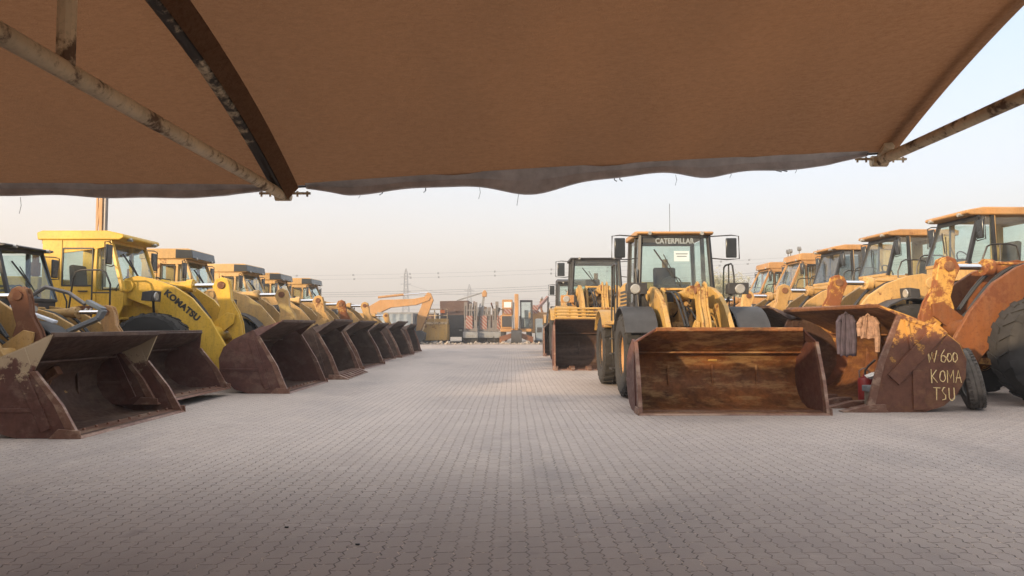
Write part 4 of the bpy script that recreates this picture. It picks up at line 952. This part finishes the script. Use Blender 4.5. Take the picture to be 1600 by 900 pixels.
for i,(x,y,w,h,mt,lab) in enumerate(((-2.6,67,2.4,3.0,'rustbrown','rusty hopper far behind the silver masts'),(3.9,68,2.6,3.4,'rustbrown','rust-coloured tank behind the striped crane'),(5.6,66,2.2,2.9,'tan','tan machine body at the right end of the far line'),(-16.5,63,3.0,2.7,'tan','tan machine body behind the last loader of the left row'))):
    root=empty('scrap_machine',(x,y,0)); tag(root,lab,'machine','old machines at the back of the yard')
    rn=random.Random(i+11)
    b=MB(); b.prism([(-w/2,.5),(w/2,.5),(w/2*.9,h*.8),(w*.2,h*.83),(-w/2,h*.72)],0,2.5); b.build('body',M[mt],root,.05)
    b=MB(); b.box(-w*.4,w*.3,-.06,0,.9,h*.6); b.build('grille',M['dark'],root)
    for k in range(9):
        b=MB(); x_=rn.uniform(-w/2,w/2); b.bar((x_,rn.uniform(0,2),h*.7),(x_+rn.uniform(-.4,.4),rn.uniform(0,2),h*rn.uniform(.9,1.2)),rn.uniform(.06,.16)); b.build('pipe',M[('orange','grey','rustbrown')[k%3]],root)
    for sx in (-.35,.35): b=MB(); b.rev([(.001,-.15),(.5,-.15),(.55,0),(.5,.15),(.001,.15)],(sx*w,-.1,.55),16); b.build('wheel',M['tyre'],root)
# grey cabinet and further crane pieces
root=empty('generator_set',(2.45,59.5,0)); tag(root,'blue-grey generator cabinet right of the wheeled excavator','generator')
b=MB(); b.box(-.55,.55,0,1.8,.25,2.0); b.build('housing',M['bluegrey'],root,.04)
b=MB(); b.box(-.45,-.05,-.02,0,.9,1.3); b.box(.05,.45,-.02,0,1.3,1.7); b.build('vent',M['dark'],root)
b=MB(); b.box(-.6,.6,-.05,1.85,0,.25); b.build('skid',M['dark'],root)
root=empty('crane_truck',(2.3,64,0)); tag(root,'orange crane truck with red striped board behind the generator','crane')
b=MB(); b.box(-.9,1.2,0,6,.8,2.6); b.build('body',M['orange'],root,.05)
b=MB(); b.bar((-.6,.1,2.9),(.1,.1,2.2),.08,.6); b.bar((-.4,.2,2.6),(.9,2,4.0),.22); b.build('boom',M['stripes'],root)
b=MB(); b.box(-.55,-.05,-.05,0,2.5,3.2); b.build('hazard_board',M['stripes'],root)
for x in (-.8,1.1): b=MB(); b.rev([(.001,-.2),(.5,-.18),(.5,.18),(.001,.2)],(0,0,0),16); b.v=[(q_[1]+x,q_[0]+1.2,q_[2]+.5) for q_ in b.v]; b.build('wheel',M['tyre'],root)
# drill mast behind the bright yellow loader
root=empty('drill_rig',(-17.3,31,0)); tag(root,'tall orange and white drilling mast rising behind the yellow cab','drill rig')
b=MB()
b.box(-.06,.06,-.1,.1,.8,9); b.bar((-.18,0,.8),(-.2,0,9),.07); b.bar((.06,-.02,8.6),(-.2,-.02,5),.05)
b.build('mast',M['orange'],root)
b=MB(); b.cyl((.17,0,.8),(.17,0,9.2),.08); b.build('drill_pipe',M['steelgal'],root)
b=MB(); b.box(-1.2,1.2,-.2,4,.4,1.5); b.build('carrier',M['orange'],root,.05)
for x in (-1,1): b=MB(); b.box(x-.25,x+.25,-.3,4.2,0,.7); b.build('track',M['dark'],root,.08)
# pylons
def pylon(x,y,h,w,label):
    root=empty('power_pylon',(x,y,0)); tag(root,label,'pylon','power pylons on the horizon')
    b=MB(); zs=[0,h*.3,h*.55,h*.75,h*.9,h]; ws=[w,w*.62,w*.42,w*.34,w*.28,w*.03]
    for i in range(5):
        for (sx,sy) in ((-1,-1),(1,-1),(1,1),(-1,1)):
            b.bar((sx*ws[i]/2,sy*ws[i]/2,zs[i]),(sx*ws[i+1]/2,sy*ws[i+1]/2,zs[i+1]),.28)
        n=3
        for k in range(n):
            f0=k/n; f1=(k+1)/n; w0=ws[i]+(ws[i+1]-ws[i])*f0; w1=ws[i]+(ws[i+1]-ws[i])*f1; z0=zs[i]+(zs[i+1]-zs[i])*f0; z1=zs[i]+(zs[i+1]-zs[i])*f1
            for sy in (-1,1):
                b.bar((-w0/2,sy*w0/2,z0),(w1/2,sy*w1/2,z1),.16); b.bar((w0/2,sy*w0/2,z0),(-w1/2,sy*w1/2,z1),.16)
    b.build('lattice_tower',M['grey'],root)
    b=MB()
    for z_ in (h*.62,h*.74,h*.86): b.bar((-w*.55,0,z_),(w*.55,0,z_),.25,.35)
    b.build('cross_arm',M['grey'],root)
pylon(-56,390,32,5.2,'tallest pylon above the excavator boom')
pylon(-61,520,24.0,4.5,'faint short pylon just right of the tallest one')
pylon(-26,450,27,6,'pylon above the silver masts, blunt topped')
# wires with marker balls
def wire(pts, r, label, balls=0):
    root=MB(); P=[]
    (xa,ya,za),(xb,yb,zb_),sg_=pts
    for i in range(41):
        f=i/40; P.append((xa+(xb-xa)*f, ya+(yb-ya)*f, za+(zb_-za)*f - sg_*4*f*(1-f)))
    root.tube(P,r,5)
    for k in range(balls):
        f=(k+.5)/balls; i=int(f*40); root.cyl((P[i][0]-.35,P[i][1],P[i][2]),(P[i][0]+.35,P[i][1],P[i][2]),.38,n=8)
    o=root.build('power_line',M['grey']); tag(o,label,'power line','overhead power lines'); return o
wire(((-260,300,24),(200,300,36),7),.05,'topmost power line with marker balls crossing the sky',22)
wire(((-260,302,22.4),(200,302,34.6),7),.05,'second power line from the top with marker balls',22)
for k in range(3): wire(((-260,300,19-.5*k),(200,298,33-.9*k),10+.2*k),.10,'%s strand of the thick dark bundle of power lines'%('upper','middle','lower')[k])
wire(((-260,360,15),(240,360,30),10),.08,'power line just below the thick bundle')
wire(((-56,390,24),(-26,450,21),2),.08,'power line slung between the two pylons')
wire(((-26,450,21),(200,500,26),6),.08,'power line leaving the blunt pylon to the right')
wire(((-260,400,8),(260,400,29),6),.08,'lowest long power line over the far machines')
# ---------------------------------------------------------------- sparse tree on the right
def tree(x,y,h,w,seed,label):
    rnd=random.Random(seed); root=empty('bare_tree',(x,y,0)); tag(root,label,'tree','sparse trees behind the right row')
    tr=MB(); tips=[]
    def br(p,d,L,r,lev):
        q=p+d*L; m_=(p+q)/2+Vector((rnd.uniform(-.1,.1),rnd.uniform(-.1,.1),0))*L*.3
        tr.tube([p,m_,q],[r,r*.8,r*.6],5)
        if lev>=3: tips.append((q,d)); tips.append((m_,d)); return
        for k in range(4 if lev<2 else 3):
            nd=(d+Vector((rnd.uniform(-.6,.6),rnd.uniform(-.6,.6),rnd.uniform(-.05,.5)))).normalized(); br(q if k else m_,nd,L*rnd.uniform(.6,.8),r*.55,lev+1)
    for k in range(5): br(Vector((rnd.uniform(-.3,.3),rnd.uniform(-.3,.3),0)),Vector((rnd.uniform(-.4,.4)*w/3,rnd.uniform(-.4,.4),1)).normalized(),h*.33,.09,0)
    tr.build('trunk',M['bark'],root)
    cr=MB()
    for q,d in tips:
        for k in range(16):
            c=q+Vector((rnd.gauss(0,.32),rnd.gauss(0,.32),rnd.gauss(0,.38))); a=Vector((rnd.uniform(-1,1),rnd.uniform(-1,1),rnd.uniform(-.5,1.5))).normalized()*.13; b_=a.orthogonal().normalized()*.02
            cr.add([c-a-b_,c-a+b_,c+a+b_,c+a-b_],[(0,1,2,3)])
    cr.build('crown',M['leaf'],root)
M['bark']=plain('bark',(.16,.12,.09),.9); M['leaf']=plain('dry_leaves',(.36,.34,.20),.8,0,.3)
tree(19.2,66,6.6,3,3,'sparse pale tree beside the big loader mirror')
tree(23.5,70,6.0,3,5,'sparse pale tree farther right behind the loader cabs')
# ---------------------------------------------------------------- ground
m, nt, b = newmat('interlocking_pavers')
tc = nt.nodes.new('ShaderNodeTexCoord'); sp = nt.nodes.new('ShaderNodeSeparateXYZ')
jit = nt.nodes.new('ShaderNodeTexNoise'); jit.inputs['Scale'].default_value=.5; jit.inputs['Detail'].default_value=2
nt.links.new(tc.outputs['Object'], jit.inputs['Vector'])
jv = nt.nodes.new('ShaderNodeVectorMath'); jv.operation='MULTIPLY_ADD'; jv.inputs[1].default_value=(.035,.035,0); nt.links.new(jit.outputs['Color'], jv.inputs[0]); nt.links.new(tc.outputs['Object'], jv.inputs[2])
nt.links.new(jv.outputs[0], sp.inputs[0])
def mth(op,a,bv=None,cv=None):
    n=nt.nodes.new('ShaderNodeMath'); n.operation=op
    for i,vv in enumerate((a,bv,cv)):
        if vv is None: continue
        if isinstance(vv,(int,float)): n.inputs[i].default_value=vv
        else: nt.links.new(vv,n.inputs[i])
    return n.outputs[0]
zig = mth('MULTIPLY', mth('SUBTRACT', mth('PINGPONG', mth('ADD',sp.outputs['Y'],50.0), .05625), .028), .45)
zx = mth('ADD', sp.outputs['X'], zig)
zag = mth('MULTIPLY', mth('SINE', mth('MULTIPLY', sp.outputs['X'], 56)), .004)
zy = mth('ADD', sp.outputs['Y'], zag)
cmb = nt.nodes.new('ShaderNodeCombineXYZ'); nt.links.new(zy,cmb.inputs[0]); nt.links.new(zx,cmb.inputs[1])
br = nt.nodes.new('ShaderNodeTexBrick'); nt.links.new(cmb.outputs[0],br.inputs['Vector'])
br.inputs['Scale'].default_value=1; br.inputs['Brick Width'].default_value=.225; br.inputs['Row Height'].default_value=.1125
br.inputs['Mortar Size'].default_value=.0052; br.inputs['Mortar Smooth'].default_value=.35; br.offset=.5; br.squash=1
br.inputs['Color1'].default_value=(1,1,1,1); br.inputs['Color2'].default_value=(0,0,0,1); br.inputs['Mortar'].default_value=(.5,.5,.5,1)
nb=noise(nt,tc.outputs['Object'],.22,6,.62); nm=noise(nt,tc.outputs['Object'],1.1,7,.7); nf=noise(nt,tc.outputs['Object'],60,4,.7); nsn=noise(nt,tc.outputs['Object'],24,4,.6)
c0=mix(nt,ramp(nt,nb,[(.35,g3(0)),(.65,g3(1))]),(.355,.298,.262),(.445,.378,.33))
c0=mix(nt,mth('MULTIPLY',br.outputs['Color'],.35),c0,(.30,.255,.225))
c0=mix(nt,ramp(nt,nm,[(.45,g3(0)),(.75,g3(.5))]),c0,(.33,.28,.265))
c0=mix(nt,ramp(nt,nf,[(.45,g3(0)),(.8,g3(.35))]),c0,(.42,.37,.33))
# dusty pale streak spots
nsp=noise(nt,tc.outputs['Object'],.8,8,.7,(.5,1.6,1)); c0=mix(nt,ramp(nt,nsp,[(.58,g3(0)),(.72,g3(.4))]),c0,(.64,.56,.50))
nst=noise(nt,tc.outputs['Object'],.45,6,.6,(1,.45,1)); c0=mix(nt,ramp(nt,nst,[(.52,g3(0)),(.64,g3(.6))]),c0,(.25,.22,.205))
noil=noise(nt,tc.outputs['Object'],1.7,4,.5); c0=mix(nt,ramp(nt,noil,[(.68,g3(0)),(.74,g3(.5))]),c0,(.17,.145,.135))
nwd=noise(nt,tc.outputs['Object'],.12,4,.6,(3,.3,1)); c0=mix(nt,ramp(nt,nwd,[(.50,g3(0)),(.66,g3(.4))]),c0,(.50,.43,.38))
joint=mix(nt,ramp(nt,nsn,[(.50,g3(0)),(.60,g3(1))]),(.085,.07,.062),(.72,.58,.44))
nfl=noise(nt,tc.outputs['Object'],.7,4,.6); joint=mix(nt,ramp(nt,nfl,[(.42,g3(0)),(.62,g3(.75))]),joint,(.30,.25,.22)); c1=mix(nt,mth('MULTIPLY',br.outputs['Fac'],.85),c0,joint)
nt.links.new(c1,b.inputs['Base Color']); b.inputs['Roughness'].default_value=.72; b.inputs['Specular IOR Level'].default_value=.4
inv=mth('MULTIPLY_ADD',nf,.12,mth('SUBTRACT',1,br.outputs['Fac'])); bump(nt,b,inv,.8,.012)
g=MB(); g.add([(-60,-20,0),(60,-20,0),(60,57,0),(-60,57,0)],[(0,1,2,3)]); o=g.build('paved_yard',m); tag(o,kind='structure')
m, nt, b = newmat('sandy_ground'); v=coords(nt,False); n=noise(nt,v,.05,8,.65); n2=noise(nt,v,2,6,.7)
nt.links.new(mix(nt,n2,mix(nt,n,(.30,.25,.20),(.42,.36,.29)),(.30,.26,.22)),b.inputs['Base Color']); b.inputs['Roughness'].default_value=.95; bump(nt,b,n2,.5,.05)
g=MB(); g.add([(-3000,-3000,-.008),(3000,-3000,-.008),(3000,3000,-.008),(-3000,3000,-.008)],[(0,1,2,3)]); o=g.build('ground',m); tag(o,kind='structure')
# rubble strip along the end of the paving
rb=MB(); rnd=random.Random(4)
for k in range(420):
    x=rnd.uniform(-12,6); y=rnd.gauss(57.6,.5); s_=rnd.uniform(.04,.16)*(2 if rnd.random()<.08 else 1)
    rb.cbox((x,y,s_*.3),(s_,s_*.8,s_*.7),(rnd.random(),rnd.random(),rnd.random()*3))
o=rb.build('rubble',plain('rubble_stone',(.30,.26,.22),.9)); tag(o,'loose rubble scattered along the end of the paving','rubble',kind='stuff')
root=empty('sun_blocker_building',(0,-18,0)); tag(root,'long beige building added unseen behind the viewer to block the low sun','building')  # added out of view: keeps low sun off the paving under the canopy
b=MB(); b.box(-45,30,-8,0,0,10); b.build('wall',M['white'],root)
b=MB(); b.box(-45.4,30.4,-8.3,.4,10,10.3); b.build('roof',M['grey'],root)
for k in range(6):
    b=MB(); b.box(-38+k*11,-32+k*11,0,.05,0,4.8); b.build('blocker_door',M['bluegrey'],root)
root=empty('sun_blocker_building',(-26,-2,0)); tag(root,'plain beige building added unseen at left to shade the left row and aisle','building')  # invented wall out of view, height set so left row and aisle stay shaded
b=MB(); b.box(-6,0,-14,20,0,7.6); b.build('wall',M['white'],root)
b=MB(); b.prism([(-6.4,7.6),(.4,7.6),(-3,8.2)],-14.3,20.3); b.build('roof',M['grey'],root)
for k in range(3):
    b=MB(); b.box(0,.05,-10+k*9,-5+k*9,0,4.2); b.build('blocker_door',M['bluegrey'],root)
# small litter on paving
for i,(x,y) in enumerate(((-.98,4.75),(-1.55,5.15))):
    s_=MB(); s_.cbox((0,0,.006),(.016,.012,.008),(.1,.2,.4)); s_.cbox((.01,.004,.005),(.012,.012,.008),(.1,.0,1.1)); o=s_.build('pebble',M['dark']); o.location=(x,y,0); tag(o,('small dark chip on the near paving, the closer one','small dark chip on the near paving, the farther one')[i],'pebble')

# ---------------------------------------------------------------- haze
HZ=True
if HZ:
    hz=MB(); hz.box(-700,700,-60,800,-1.5,60)
    mh=bpy.data.materials.new('haze_air'); mh.use_nodes=True; nt=mh.node_tree; nt.nodes.clear(); out=nt.nodes.new('ShaderNodeOutputMaterial'); pv=nt.nodes.new('ShaderNodeVolumePrincipled')
    pv.inputs['Color'].default_value=(.97,.95,.93,1); pv.inputs['Density'].default_value=.0021; pv.inputs['Anisotropy'].default_value=.3
    nt.links.new(pv.outputs[0],out.inputs['Volume']); o=hz.build('haze',mh); tag(o,kind='stuff')

# ---------------------------------------------------------------- light, world, camera
EL,AZ=R(12.5),R(226)      # azimuth clockwise from +Y
sd=Vector((sin(AZ)*cos(EL),cos(AZ)*cos(EL),sin(EL)))
su=bpy.data.lights.new('sun','SUN'); su.energy=2.0; su.angle=R(1.2); su.color=(1,.74,.46); so=bpy.data.objects.new('sun',su); C.objects.link(so)
so.rotation_euler=(-sd).to_track_quat('-Z','Y').to_euler()
W=bpy.data.worlds.new('World'); S.world=W; W.use_nodes=True; nt=W.node_tree; bg=nt.nodes['Background']
sk=nt.nodes.new('ShaderNodeTexSky'); sk.sky_type='NISHITA'; sk.sun_disc=False; sk.sun_elevation=EL; sk.sun_rotation=AZ; sk.air_density=1.0; sk.dust_density=2.2; sk.ozone_density=2.2; sk.altitude=0
tn=nt.nodes.new('ShaderNodeMix'); tn.data_type='RGBA'; tn.blend_type='MULTIPLY'; tn.inputs[0].default_value=1; tn.inputs[7].default_value=(1.08,.955,.95,1); nt.links.new(sk.outputs[0],tn.inputs[6]); 
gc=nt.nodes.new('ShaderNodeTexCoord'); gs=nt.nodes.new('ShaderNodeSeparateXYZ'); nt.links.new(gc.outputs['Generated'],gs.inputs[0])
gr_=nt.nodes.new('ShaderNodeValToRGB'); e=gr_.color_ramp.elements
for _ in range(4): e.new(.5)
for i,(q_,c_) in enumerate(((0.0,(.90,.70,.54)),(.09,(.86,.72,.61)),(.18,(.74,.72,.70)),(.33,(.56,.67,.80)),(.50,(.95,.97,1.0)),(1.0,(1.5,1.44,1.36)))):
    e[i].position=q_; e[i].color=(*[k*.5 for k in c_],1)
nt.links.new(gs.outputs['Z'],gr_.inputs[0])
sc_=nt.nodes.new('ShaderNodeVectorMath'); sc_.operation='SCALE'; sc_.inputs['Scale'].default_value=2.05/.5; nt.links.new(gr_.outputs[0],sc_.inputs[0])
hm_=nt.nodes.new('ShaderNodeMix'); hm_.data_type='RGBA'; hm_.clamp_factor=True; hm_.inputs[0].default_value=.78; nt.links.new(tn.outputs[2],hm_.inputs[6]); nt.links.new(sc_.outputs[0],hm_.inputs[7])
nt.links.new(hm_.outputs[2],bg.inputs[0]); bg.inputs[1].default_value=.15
cam=bpy.data.cameras.new('Camera'); co=bpy.data.objects.new('Camera',cam); C.objects.link(co); S.camera=co
cam.sensor_width=36; cam.lens=36*1156/1600; cam.clip_end=6000; cam.clip_start=.05
co.location=(0,0,1.38); co.rotation_euler=(R(90)+math.atan(60/1156),0,0)
S.view_settings.view_transform='Standard'; S.view_settings.look='None'; S.view_settings.gamma=1; S.view_settings.exposure=2.05
S.render.engine='CYCLES'
S.cycles.max_bounces=8; S.cycles.transparent_max_bounces=16; S.cycles.volume_bounces=0
